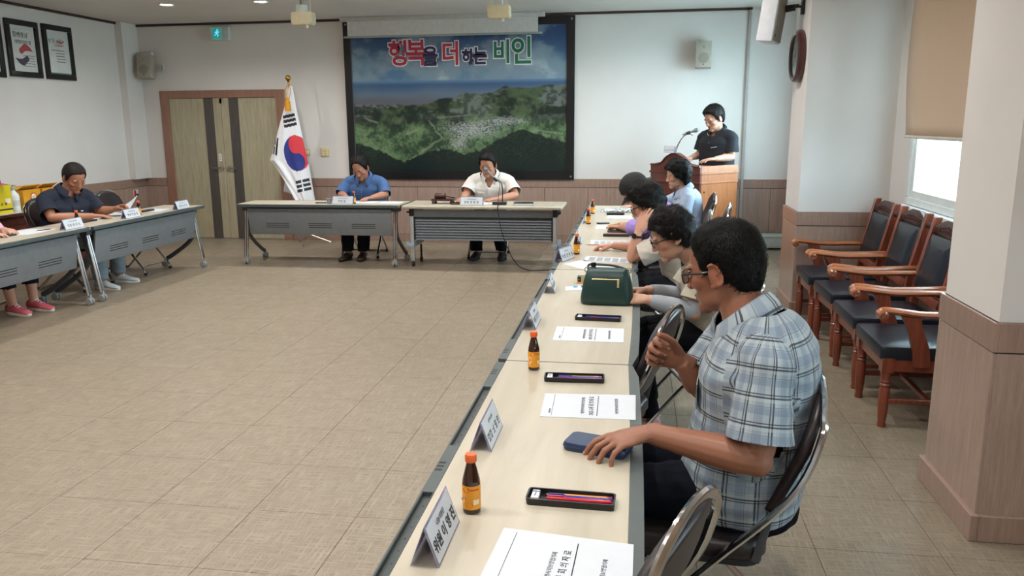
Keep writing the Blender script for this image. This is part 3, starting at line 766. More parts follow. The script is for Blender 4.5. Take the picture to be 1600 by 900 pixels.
tas.tube([fpx(450, 132, .03), fpx(448, 144, -.06), fpx(453, 156, -.085)], .006, 6).tube([fpx(451, 134, .03), fpx(457, 146, -.06), fpx(455, 160, -.085)], .005, 6)
tas.build('tassel', mat('tassel_gold', '#d18f12', .7, bump=.6, bscale=300), fl)
for a in (2.6, .4, -1.57):
    MB().tube([(.09, .06, .12), (.09 + .26 * math.cos(a), .06 + .26 * math.sin(a), .008)], .009, 6).build('stand_leg', M_steel, fl)
MB().cyl((.09, .06, .09), (.09, .06, .32), .02).build('socket', M_steel, fl)

# ------------------------------------------------------------------ meeting tables
def table_mat():
    k = NB('maple_laminate'); v = k.coord('Object', (9, 1.0, 9)); f = k.noise(v, 1.6, 5, .6, .5); g = k.noise(k.coord('Object', (1, 1, 1)), 3, 3)
    c = k.ramp(f, [(.3, lin('#a69e8d')), (.7, lin('#b9b1a1'))]); k.set('Base Color', k.mix(k.math('MULTIPLY', g, .3), c, lin('#aea694')))
    k.set('Roughness', .33); return k.m
M_top = table_mat()
M_trim = mat('grey_green_trim', '#464f50', .5, bump=.08, bscale=900)
M_trimd = mat('tray_grey', '#3a4243', .5)
M_modesty = mat('modesty_grey', '#6f7377', .45, bump=.05, bscale=700)
M_slot = mat('slot_black', '#15171a', .6)
M_chrome = mat('chrome', '#d6d8da', .12, 1.0)
M_arm = mat('leg_grey', '#474c51', .45)
M_caster = mat('caster_grey', '#8d9294', .45)
TZ, TL, TD = .68, 1.885, .516
def bow(y): return .012 * (1 - ((y - TL / 2) / (TL / 2)) ** 2)
def make_table(label, group):
    t = thing('folding_table', label, 'table', (0, 0, 0), 0, group)
    # local: x = 0 front edge (audience side) .. TD user side, y = 0..TL
    n = 14; tr = .034
    out = []; inn = []
    cr_ = .03
    def outline(ins):
        pts = []
        for i in range(4): a = PI + PI / 2 * i / 3; pts.append((ins + (cr_ if ins == 0 else .006) * (1 + math.cos(a)), ins * .1 + .001 + (cr_ if ins == 0 else .006) * (1 + math.sin(a))))
        for i in range(n + 1):
            y = TL * i / n; y = min(max(y, .02), TL - .02); pts.append((TD + bow(y) - ins - (.02 if i in (0, n) and ins == 0 else 0), y if 0 < i < n else (.001 + ins * .1 if i == 0 else TL - .001 - ins * .1)))
        for i in range(4): a = PI / 2 + PI / 2 * i / 3; pts.append((ins + (cr_ if ins == 0 else .006) * (1 + math.cos(a)), TL - ins * .1 - .001 - (cr_ if ins == 0 else .006) * (1 - math.sin(a))))
        return pts
    MB().prism(outline(tr), .026, Matrix.Translation((0, 0, TZ - .026))).build('tabletop', M_top, t, bevel=.0015, segs=1)
    # user-side and end trim: a slim moulding following the bow
    o_, i_ = outline(0), outline(tr)
    m_ = MB(); N = len(o_)
    ring = [[V((*o_[k_], TZ - .03)), V((*o_[k_], TZ - .004)), V((o_[k_][0] * .97 + i_[k_][0] * .03, o_[k_][1] * .97 + i_[k_][1] * .03, TZ - .001)), V((*i_[k_], TZ - .001)), V((*i_[k_], TZ - .03))] for k_ in range(4 + n + 1 + 4)]
    m_.loft(ring[3:-3], cap=True)
    m_.build('edge_trim', M_trim, t)
    # front trim with pen trays
    segs_ = [(.02, .30), (.30, .80, 1), (.80, 1.085), (1.085, 1.585, 1), (1.585, TL - .02)]
    f = MB()
    for s_ in segs_:
        y0, y1 = s_[0], s_[1]
        if len(s_) == 2: f.box(0, y0, TZ - .03, tr, y1, TZ - .001)
        else:
            f.box(0, y0, TZ - .03, .006, y1, TZ - .001); f.box(tr - .004, y0, TZ - .03, tr, y1, TZ - .001); tf = MB().box(.006, y0, TZ - .03, tr - .004, y1, TZ - .013); tray_ = tf.build('trim_tray', M_trimd, t); tf = MB()
            for i in range(9): tf.lathe([(.0025, 0), (.002, .0012), (.0005, .0015)], 6, Matrix.Translation((.018, y0 + .05 + i * .05, TZ - .013)))
            tf.build('tray_studs', M_trimd, tray_, kind='stuff')
    f.build('front_trim', M_trim, t, bevel=.0015, segs=1)
    for y0 in (.10, .92, 1.72):
        g = MB()
        for i in range(3): g.box(.004, y0 + i * .022, TZ - .0025, .022, y0 + .009 + i * .022, TZ - .0004)
        g.build('vent', M_slot, t)
    MB().box(.1, .06, TZ - .06, .42, TL - .06, TZ - .03).build('underframe', M_arm, t)
    mp = MB().add([(.055, .11, .63), (.055, TL - .11, .63), (.095, TL - .11, .335), (.095, .11, .335), (.075, .11, .63), (.075, TL - .11, .63), (.112, TL - .11, .335), (.112, .11, .335)],
                  [(0, 1, 2, 3), (7, 6, 5, 4), (0, 4, 5, 1), (1, 5, 6, 2), (2, 6, 7, 3), (3, 7, 4, 0)]).build('modesty_panel', M_modesty, t, bevel=.004)
    for y0 in (.30, .80, 1.30):
        g = MB()
        for i in range(3):
            z = .415 + .022 * i; x = .055 + .04 * (.63 - z) / .295
            g.box(x - .0012, y0, z, x + .003, y0 + .27, z + .007)
        g.build('vent_slot', M_slot, mp)
    for y in (.075, TL - .075):
        lg = MB().tube([(.12, y - .013, .635), (.03, y - .013, .085)], .012, 8).tube([(.12, y + .013, .635), (.03, y + .013, .085)], .012, 8)
        lg.build('leg', M_chrome, t)
        am = MB().tube(crom([(.16, y, .62), (.125, y, .45), (.15, y, .33), (.24, y, .24), (.42, y, .12), (.49, y, .085)], 4), .016, 8, r2=.024)
        am.box(.09, y - .04, .6, .2, y + .04, .655)
        am.build('leg_bracket', M_arm, t)
        for x in (.03, .49):
            c_ = MB()
            for s_ in (-.017, .017): c_.lathe([(.001, -.009), (.027, -.009), (.034, -.004), (.034, .004), (.027, .009), (.001, .009)], 18, Matrix.Translation((x + .006, y + s_, .0345)) @ Matrix.Rotation(PI / 2, 4, 'X'))
            c_.cyl((x + .006, y - .012, .0345), (x + .006, y + .012, .0345), .012).cyl((x, y, .04), (x, y, .095), .014)
            c_.build('caster', M_caster, t)
    return t
RX, RJ = -.488, [.915, 2.80, 4.69, 6.575]
tb0 = make_table('long beige meeting table nearest the camera with the wallet and open pen tray on it', 'row of meeting tables on the right')
tb0.location = (RX, RJ[0], 0)
for y, lab in zip(RJ[1:], ('beige meeting table with the green handbag, second from the camera in the right row', 'beige meeting table third in the right row, under the diagonal white sheet', 'long beige meeting table farthest from the camera in the right row, nearest the back wall')):
    dup(tb0, (RX, y, 0), 0, lab)
dup(tb0, (-4.665, 8.17, 0), PI, 'grey-fronted meeting table at the left where the man in navy sits, nearest the door', 'meeting tables along the left')
dup(tb0, (-4.672, 6.275, 0), PI, 'grey-fronted meeting table cut off by the left edge of the picture', 'meeting tables along the left')
dup(tb0, (-2.50, 8.30, 0), PI / 2, 'grey-fronted meeting table at the back left where the man in blue sits', 'meeting tables along the back')
# the chairman's table with a louvred front
t = thing('louvred_table', 'beige-topped meeting table with a louvred grey front where the man in white sits', 'table', (0, 8.27, 0))
M_sil = mat('silver_leg', '#b9bec2', .3, .7); M_clamp = mat('clamp_blue_grey', '#8f9aa6', .4); M_louvre = mat('louvre_grey', '#70757b', .4)
x0, x1 = -2.47, -.735
MB().loft([[(a, b, z) for a, b in rrect(x0 + i_, i_, x1 - i_, .6 - i_, .03, 4)] for z, i_ in ((TZ - .034, .012), (TZ - .026, 0), (TZ - .006, 0), (TZ, .006))]).build('tabletop', M_top, t)
for x in (x0 + .085, x1 - .085):
    MB().box(x - .022, .1, .06, x + .022, .14, TZ - .034).build('leg', M_sil, t, bevel=.006)
    MB().box(x - .024, .09, .56, x + .024, .5, TZ - .034).build('top_bracket', M_slot, t, bevel=.004)
    MB().box(x - .03, .05, .22, x + .03, .5, .27).build('foot_beam', M_clamp, t, bevel=.01)
    MB().box(x + (.03 if x > -1.5 else -.07), .09, .22, x + (.07 if x > -1.5 else -.03), .15, .285).build('clamp', M_clamp, t, bevel=.008)
    for yy in (.12, .46):
        c_ = MB().lathe([(.001, -.014), (.024, -.014), (.03, -.008), (.03, .008), (.024, .014), (.001, .014)], 16, Matrix.Translation((x, yy, .03)) @ Matrix.Rotation(PI / 2, 4, 'Y'))
        c_.cyl((x, yy, .03), (x, yy, .2), .012); c_.build('caster', M_slot, t)
    MB().cyl((x - .06 if x < -1.5 else x + .06, .13, .6), (x, .13, .6), .01).build('knob', M_slot, t)
pl_ = MB().box(x0 + .11, .105, .545, x1 - .11, .12, TZ - .05).build('upper_panel', M_louvre, t)
fr_ = MB().box(x0 + .11, .1, .30, x0 + .125, .125, .55).box(x1 - .125, .1, .30, x1 - .11, .125, .55).box(x0 + .11, .1, .535, x1 - .11, .125, .55).build('louvre_frame', M_slot, t)
for i in range(8):
    z = .30 + i * .0295
    MB().add([(x0 + .125, .100, z), (x1 - .125, .100, z), (x1 - .125, .122, z + .026), (x0 + .125, .122, z + .026), (x0 + .125, .106, z - .002), (x1 - .125, .106, z - .002), (x1 - .125, .128, z + .024), (x0 + .125, .128, z + .024)],
             [(0, 1, 2, 3), (7, 6, 5, 4), (0, 4, 5, 1), (1, 5, 6, 2), (2, 6, 7, 3), (3, 7, 4, 0)]).build('slat', M_louvre, t)

# ------------------------------------------------------------------ chairs
M_vinyl = mat('dark_brown_vinyl', '#241c1e', .34, bump=.12, bscale=500)
def make_folding(label, group):
    t = thing('folding_chair', label, 'chair', (0, 0, 0), 0, group)
    # local: sitter faces +y
    seat = MB().loft([[(x * s_, y * s_ + .0, z) for x, y in rrect(-.2, -.19, .2, .21, .07, 6)] for z, s_ in ((.395, .95), (.405, 1), (.435, 1), (.45, .95), (.456, .8), (.458, .3))])
    seat.build('seat', M_vinyl, t, angle=60)
    MB().loft([[(x, y, z) for x, y in rrect(-.19, -.18, .19, .2, .06, 5)] for z in (.378, .396)]).build('seat_pan', M_slot, t)
    # loop frame: over the back and down to the front feet
    top = []
    for i in range(13):
        a = PI * i / 12; top.append((.205 * math.cos(a) * (1.0 if abs(math.cos(a)) < .99 else 1), -.30 - .012 * math.sin(a), .72 + .14 * math.sin(a) ** .8))
    right = [(.215, .24, .015), (.215, .20, .09), (.215, -.02, .36), (.212, -.2, .55), (.208, -.27, .66)]
    left = [(-x, y, z) for x, y, z in reversed(right)]
    MB().tube(crom(right + top[1:-1] + left, 3), .0145, 8, r2=.010).build('front_frame', M_chrome, t)
    MB().cyl((.215, .2, .09), (-.215, .2, .09), .009).build('front_bar', M_chrome, t)
    rear = [(.185, .11, .385), (.185, -.02, .25), (.185, -.24, .03), (.185, -.27, .012), (.13, -.275, .012), (-.13, -.275, .012), (-.185, -.27, .012), (-.185, -.24, .03), (-.185, -.02, .25), (-.185, .11, .385)]
    MB().tube(crom(rear, 3), .011, 8).build('rear_frame', M_chrome, t)
    for s_ in (-1, 1):
        MB().tube([(s_ * .205, -.19, .545), (s_ * .195, -.16, .40)], .006, 6, r2=.012).build('hinge_link', M_arm, t)
        for (y, z) in ((.235, .012), (-.275, .010)): MB().cyl((s_ * (.215 if y > 0 else .165), y, 0), (s_ * (.215 if y > 0 else .165), y, .03), .016).build('foot_cap', M_slot, t)
    def bk(u, v_):
        x = (u - .5) * 2; ztop = .72 + .132 * math.sqrt(max(0, 1 - min(1, abs(x)) ** 2.3)); zbot = .53 + .01 * x * x
        z = zbot + (ztop - zbot) * v_
        y = -.185 - (z - .53) * .42 if z < .72 else -.265 - (z - .72) * .24
        return (x * (.196 - .012 * (1 - v_)), y - .018 * (1 - x * x), z)
    b = MB().grid(bk, 16, 12).build('backrest', M_vinyl, t, angle=60)
    md = b.modifiers.new('pad', 'SOLIDIFY'); md.thickness = .028; md.offset = 0
    return t
GC = 'folding chairs'
fc = make_folding('empty dark folding chair nearest the camera, pushed in at the table edge', 'empty folding chairs on the right')
def fch(x, y, ang, label, group=None, first=False):
    o = fc if first else dup(fc, label=label)
    o.location = (x, y, 0); o.rotation_euler = (0, 0, ang)
    o['group'] = group or 'folding chairs around the tables'
    return o
# face -X means rotation +90 deg; chairs on the right are a little turned
fch(-.175, 1.475, math.radians(68), '', 'empty folding chairs on the right', True)
fch(.20, 2.20, math.radians(84), 'dark folding chair with chrome frame under the man in the plaid shirt')
fch(-.145, 3.03, math.radians(74), 'empty dark folding chair between the man in plaid and the woman with grey sleeves', 'empty folding chairs on the right')
fch(.30, 3.95, math.radians(88), 'dark folding chair under the woman with grey arm sleeves')
fch(.26, 5.10, math.radians(88), 'dark folding chair under the woman resting her cheek on her hand')
fch(.28, 6.35, math.radians(88), 'dark folding chair under the person in the dark hat')
fch(.46, 7.95, math.radians(90), 'dark folding chair under the woman in pale blue')
fch(.50, 7.0, math.radians(80), 'empty dark folding chair behind the woman in glasses, its back seen end-on')
fch(-5.36, 6.90, math.radians(-88), 'dark folding chair under the man in the navy polo shirt')
fch(-5.28, 7.78, math.radians(-92), 'empty dark folding chair at the left table beside the man in navy')
fch(-5.42, 5.72, math.radians(-90), 'dark folding chair under the person in pink shoes')
fch(-3.17, 9.12, math.radians(180), 'dark folding chair under the man in the blue shirt')
fch(-1.66, 9.15, math.radians(180), 'dark folding chair under the man in the white shirt')
# armchairs along the window
M_cherry = wood('cherry_wood', '#5e2b1c', '#8a4530', .32, coat=.35, scale=.8)
M_cherry_a = wood('cherry_wood_arm', '#7c3f20', '#a8602f', .28, 'Y', coat=.4)
M_carve = mat('carved_dark_wood', '#43261f', .45, bump=.9, bscale=70)
M_leather = mat('navy_leather', '#151b26', .30, bump=.1, bscale=220)
def make_armchair(label, group):
    t = thing('armchair', label, 'armchair', (0, 0, 0), 0, group)
    turned = [(.02, 0), (.022, .01), (.018, .03), (.022, .05), (.025, .1), (.026, .2), (.021, .215), (.027, .225), (.021, .235), (.027, .245), (.022, .255), (.027, .29), (.027, .30)]
    for s_ in (-1, 1):
        q = MB().lathe(turned, 14, Matrix.Translation((s_ * .225, .215, 0))); q.box(s_ * .225 - .029, .186, .295, s_ * .225 + .029, .244, .37); q.build('leg', M_cherry, t)
        post = [(-.25 - .02, 0), (-.235, .2), (-.235, .40), (-.26, .62), (-.335, .96), (-.29, .96), (-.215, .62), (-.19, .40), (-.19, .2), (-.225, 0)]
        Mx = Matrix(((0, 0, 1, s_ * .225 - .02), (1, 0, 0, 0), (0, 1, 0, 0), (0, 0, 0, 1)))
        MB().prism([(a, b) for a, b in post], .04, Mx).build('back_post', M_cherry, t, bevel=.004, segs=1)
        ap = crom([(s_ * .240, -.255, .61), (s_ * .252, -.12, .605), (s_ * .260, .06, .60), (s_ * .262, .19, .613), (s_ * .262, .262, .618), (s_ * .262, .285, .6)], 4)
        a_ = MB().tube(ap, .029, 10, r2=.017, up=(0, 0, 1)); a_.lathe([(.001, -.031), (.018, -.031), (.024, -.026), (.024, .026), (.018, .031), (.001, .031)], 16, Matrix.Translation((s_ * .262, .268, .597)) @ Matrix.Rotation(PI / 2, 4, 'Y'))
        arm_ = a_.build('arm', M_cherry_a, t)
        for sd in (-.0325, .0325): MB().tube([(s_ * .262 + sd, .268 + (.004 + .014 * i / 22) * math.cos(i * .6), .597 + (.004 + .014 * i / 22) * math.sin(i * .6)) for i in range(22)], .0022, 5).build('scroll', M_cherry, arm_)
        sup = [(.0, .33), (.085, .33), (.09, .40), (.11, .48), (.135, .55), (.16, .595), (.07, .595), (.05, .52), (.015, .43)]
        MB().prism(sup, .034, Matrix(((0, 0, 1, s_ * .257 - .017), (1, 0, 0, .02), (0, 1, 0, 0), (0, 0, 0, 1)))).build('arm_support', M_cherry, t, bevel=.005, segs=1)
        MB().box(s_ * .235 - .012, -.2, .13, s_ * .235 + .012, .2, .155).build('side_stretcher', M_cherry, t, bevel=.003, segs=1)
    MB().box(-.2, .196, .30, .2, .234, .365).build('front_apron', M_cherry, t, bevel=.003, segs=1)
    MB().box(-.2, -.235, .30, .2, -.2, .365).build('rear_apron', M_cherry, t)
    for s_ in (-1, 1): MB().box(s_ * .225 - .02, -.2, .30, s_ * .225 + .02, .2, .365).build('side_apron', M_cherry, t)
    MB().box(-.23, -.012, .13, .23, .012, .155).build('cross_stretcher', M_cherry, t, bevel=.003, segs=1)
    MB().loft([[(x * s_, y * s_, z) for x, y in rrect(-.252, -.215, .252, .255, .02, 4)] for z, s_ in ((.362, .99), (.37, 1), (.415, 1), (.427, .985), (.432, .93), (.437, .6), (.439, .2))]).build('seat', M_leather, t, angle=50)
    tilt = math.atan2(.09, .36); Rm = Matrix.Rotation(tilt, 3, 'X')
    def padring(s_, d): return [V((0, -.262, .70)) + Rm @ V((x * s_, d, z * s_)) for x, z in rrect(-.195, -.165, .195, .165, .02, 4)]
    MB().loft([padring(1, -.02), padring(1, .015), padring(.985, .026), padring(.9, .034), padring(.5, .038), padring(.1, .039)]).build('back_pad', M_leather, t, angle=50)
    MB().obox(V((0, -.215, .50)), (.41, .03, .05), Rm).build('lower_rail', M_cherry, t, bevel=.004)
    cr_ = [(-.25, 0), (.25, 0), (.25, .035), (.2, .04), (.13, .07), (.06, .09), (-.06, .09), (-.13, .07), (-.2, .04), (-.25, .035)]
    cm = Matrix.Translation((0, -.305, .868)) @ Rm.to_4x4() @ Matrix(((1, 0, 0, 0), (0, 0, -1, .022), (0, 1, 0, 0), (0, 0, 0, 1)))
    crest = MB().prism(cr_, .044, cm).build('crest', M_carve, t, bevel=.006, segs=2)
    cv = MB()
    for i in range(-5, 6):
        h = .03 + .035 * (1 - abs(i) / 6); cv.ell(cm @ V((i * .034, h * .75, -.001)), (.016, .007, .012), Matrix.Rotation(i * .5, 3, 'Y'), 8, 5)
        cv.tube([cm @ V((i * .034 + .012 * math.cos(a), h * .4 + .01 * math.sin(a), -.001)) for a in (0, 1, 2, 3, 4)], .004, 5)
    cv.build('carving', M_carve, crest, kind='stuff')
    return t
ac = make_armchair('wooden armchair with navy leather by the window, farthest from the camera against the pillar', 'armchairs along the window')
ac.location = (1.53, 6.21, 0); ac.rotation_euler = (0, 0, PI / 2)
dup(ac, (1.54, 5.60, 0), PI / 2 + .02, 'wooden armchair with navy leather, second from the farther pillar along the window')
dup(ac, (1.52, 4.94, 0), PI / 2, 'wooden armchair with navy leather, third from the farther pillar along the window')
dup(ac, (1.50, 4.33, 0), PI / 2 - .01, 'wooden armchair with navy leather nearest the camera, its back hidden by the near pillar')

# ------------------------------------------------------------------ lectern
t = thing('lectern', 'wooden lectern with arched dark front and honey-coloured side at the back right', 'lectern', (.655, 9.10, 0), math.radians(-45))
M_honey = wood('honey_oak', '#87502f', '#a8683f', .35, coat=.3); M_red = wood('mahogany', '#471f17', '#6a3226', .3, coat=.4)
w, dp = .335, .30     # local: front faces -y, right side faces +x
LZ = 1.09
def boxp(a, b, c_, d, e, f_, nm, m_, par=t, bev=.003): return MB().box(a, b, c_, d, e, f_).build(nm, m_, par, bevel=bev, segs=1)
for s_ in (-1, 1):
    m_ = M_honey if s_ > 0 else M_red
    boxp(s_ * w - .015, -dp, .08, s_ * w + .015, dp, LZ - .012, 'side_panel', m_)
    boxp(s_ * w - .02, -dp - .012, LZ - .1, s_ * (w + .026), dp + .012, LZ - .075, 'side_moulding', m_)
    boxp(s_ * w - .02, -dp - .008, LZ - .2, s_ * (w + .022), dp + .008, LZ - .18, 'side_moulding', m_)
    boxp(s_ * w - .02, -dp - .02, 0, s_ * (w + .03), dp + .02, .09, 'plinth', m_)
    MB().lathe([(.001, 0), (.014, 0), (.014, .004), (.009, .005), (.009, .002), (.001, .002)], 14, Matrix.Translation((s_ * (w + .015), -dp + .06, LZ - .28)) @ Matrix.Rotation(s_ * PI / 2, 4, 'Y')).build('cable_grommet', M_brass, t)
arch = [(-w - .02, .1), (w + .02, .1), (w + .02, LZ), (w - .03, LZ), (.2, LZ + .02), (.12, LZ + .09), (.05, LZ + .125), (-.05, LZ + .125), (-.12, LZ + .09), (-.2, LZ + .02), (-w + .03, LZ), (-w - .02, LZ)]
MB().prism(arch, .035, Matrix(((1, 0, 0, 0), (0, 0, -1, -dp + .01), (0, 1, 0, 0), (0, 0, 0, 1)))).build('front_panel', M_red, t, bevel=.004, segs=1)
MB().tube([(x, -dp - .028, z - .012) for x, z in crom([(-w - .02, LZ, 0), (-w + .03, LZ, 0), (-.2, LZ + .02, 0), (-.12, LZ + .09, 0), (0, LZ + .13, 0), (.12, LZ + .09, 0), (.2, LZ + .02, 0), (w - .03, LZ, 0), (w + .02, LZ, 0)], 3) and [(p.x, p.y) for p in crom([(-w - .02, LZ, 0), (-w + .03, LZ, 0), (-.2, LZ + .02, 0), (-.12, LZ + .09, 0), (0, LZ + .13, 0), (.12, LZ + .09, 0), (.2, LZ + .02, 0), (w - .03, LZ, 0), (w + .02, LZ, 0)], 3)]], .01, 6).build('arch_moulding', M_red, t)
for z in (LZ - .1, LZ - .2): boxp(-w - .03, -dp - .036, z, w + .03, -dp, z + .022, 'front_moulding', M_red)
for x in (-.17, .17): boxp(x - .14, -dp - .034, .2, x + .14, -dp - .02, LZ - .24, 'raised_panel', M_red, bev=.01)
boxp(-w, -dp, LZ - .06, w, dp - .02, LZ - .035, 'desk_top', M_honey)
boxp(-w, -dp + .02, .5, w, dp - .1, .52, 'shelf', M_honey)
def mic_model(t, base, tip, size=1.0, bend=.18):
    """gooseneck stem from base to tip with a hand microphone held in a clip; local coordinates"""
    base, tip = V(base), V(tip); d = (tip - base); dirh = V((d.x, d.y, 0)).normalized()
    ax = (dirh + V((0, 0, .32))).normalized(); L = .165 * size; rear = tip - ax * L
    st = bez(base, base + V((0, 0, (rear.z - base.z) * .5)) + dirh * .01, rear - dirh * .05 - V((0, 0, .05)), rear + ax * .05, 14)
    MB().tube(st, .006, 8).build('gooseneck', M_chrome, t)
    MB().tube([rear + ax * .03, rear + ax * .075], .017, 10).build('clip', M_slot, t)
    MB().tube([rear - ax * .01, rear + ax * .02, rear + ax * .11, rear + ax * .122], [.009, .0115, .0135, .018], 12).build('handle', mat('mic_silver', '#8e9092', .3, .8), t)
    MB().ell(tip - ax * .018, (.0245, .0245, .0245), n=16, m=10).tube([rear + ax * .12, rear + ax * .135], .0235, 14).build('mesh_head', mat('mic_mesh', '#77797b', .4, .8, bump=.8, bscale=900), t)
    return rear
t2 = thing('lectern_microphone', 'gooseneck microphone standing on the lectern in front of the speaking man', 'microphone', (.40, 9.05, LZ - .035))
mic_model(t2, (0, 0, 0), (.275, .02, .40)); MB().lathe([(.001, 0), (.03, 0), (.028, .012), (.01, .016), (.001, .016)], 14).build('base', M_slot, t2)
MB().tube(bez((.22, .02, .34), (.1, .04, .40), (.05, .04, .2), (.01, .02, .02), 12), .004, 6).build('cable', M_slot, t2)

# ------------------------------------------------------------------ small things on the tables
M_paper = mat('white_paper', '#c4cad2', .7, var=.02)
M_acr = glass('clear_acrylic', '#f3f5ff', .03)
def thin_acr():
    k = NB('acrylic_sheet'); t_ = k.n('ShaderNodeBsdfTransparent', Color=lin('#e8e8f6')); 
    mx = k.n('ShaderNodeMixShader'); mx.inputs[0].default_value = .28
    k.set('Base Color', lin('#d2d0e0')); k.set('Roughness', .15)
    k.l(t_.outputs[0], mx.inputs[1]); k.l(k.b.outputs[0], mx.inputs[2]); k.l(mx.outputs[0], k.t.nodes['Material Output'].inputs['Surface']); return k.m
M_acr = thin_acr()
def name_plate(x, y, ang, lab, small, big, L=.19, h=.085, half=.03, z=TZ, ts=1.0):
    """acrylic tent; ang turns the local long axis (y); readable from both sides"""
    t = thing('name_plate', lab, 'name plate', (x, y, z), ang, 'name plates')
    for s_ in (-1, 1):
        q = MB().add([(s_ * half, -L / 2, 0), (s_ * half, L / 2, 0), (0, L / 2, h), (0, -L / 2, h), (s_ * (half - .003), -L / 2, 0), (s_ * (half - .003), L / 2, 0), (-s_ * .001, L / 2, h - .003), (-s_ * .001, -L / 2, h - .003)],
                     [(0, 1, 2, 3), (7, 6, 5, 4), (0, 4, 5, 1), (1, 5, 6, 2), (2, 6, 7, 3), (3, 7, 4, 0)])
        q.build('acrylic_leaf', M_acr, t)
        e = V((-s_ * half, 0, h)).normalized(); nrm = V((s_ * h, 0, half)).normalized()
        o = V((s_ * half, 0, 0)) + e * (h * .52) + nrm * .0005
        card = MB(); a, b = L / 2 - .006, h * .46
        for dn in (0, .0006):
            pass
        ey = V((0, 1, 0)); card.obox(o, (.0006, 2 * a, 2 * b), Matrix(((nrm.x, 0, e.x), (0, 1, 0), (nrm.z, 0, e.z))))
        cd = card.build('card', M_paper, t)
        xa = ey * s_
        (text(small, .014 * ts, ikg, cd, basis(o + e * (b * .5) + nrm * .0006, xa, e), 'lettering', offset=.0003, res=2) if isinstance(small, str) else marks(small, .0105 * ts, ikg, cd, basis(o + e * (b * .5) + nrm * .0006, xa, e), 1.08, seed=int(abs(x * 90) + abs(y * 70))))
        (text(big, .031 * ts, ik, cd, basis(o - e * (b * .28) + nrm * .0006, xa, e), 'lettering', offset=.0008, res=2) if isinstance(big, str) else marks(big, .024 * ts, ik, cd, basis(o - e * (b * .28) + nrm * .0006, xa, e), 1.15, words=(2, 3, 4), seed=int(abs(x * 50) + abs(y * 130))))
    return t
name_plate(-.393, 1.485, 0, 'clear acrylic name plate nearest the camera, left of the brown bottle', '나눔지원단', '위원 이 영 진')
name_plate(-.390, 2.055, 0, 'clear acrylic name plate behind the nearest brown bottle, second along the right row', 5, 5)
name_plate(-.428, 3.35, 0, 'clear acrylic name plate left of the second brown bottle and folded paper sheet', 5, 5, L=.2)
name_plate(-.424, 4.08, .05, 'clear acrylic name plate left of the handbag', 5, 5)
name_plate(-.43, 5.03, -.35, 'clear acrylic name plate at the corner of the table under the diamond of paper', 5, 5)
name_plate(-.40, 5.78, .05, 'clear acrylic name plate behind the third brown bottle from the camera', 5, 5)
name_plate(-.41, 7.02, .05, 'clear acrylic name plate beside the fourth brown bottle on the right row', 5, 5)
name_plate(-.42, 7.9, .05, 'clear acrylic name plate at the far end of the right row', 5, 5)
name_plate(-4.77, 6.17, .0, 'white name plate in front of the pale sheets, left table', 9, 5, L=.24, h=.09)
name_plate(-4.76, 6.98, .0, 'white name plate in front of the man in navy, beside a brown bottle', 9, 5, L=.24, h=.09)
name_plate(-4.72, 7.79, .0, 'white name plate at the far end of the left table', 9, 5, L=.24, h=.09)
name_plate(-3.165, 8.41, PI / 2, 'white name plate in front of the man in the blue shirt', 9, 3, L=.24, h=.09)
name_plate(-1.72, 8.40, PI / 2, 'white name plate in front of the man in the white shirt', 9, 5, L=.25, h=.09)
name_plate(-4.68, 5.10, 0, 'white name plate at the left edge of the picture', 9, 5, L=.24, h=.09)
t = name_plate(.37, 8.885, math.radians(45), 'small white sign leaning on top of the arched lectern front', 5, 9, L=.155, h=.075, half=.014, z=LZ + .122, ts=.5)

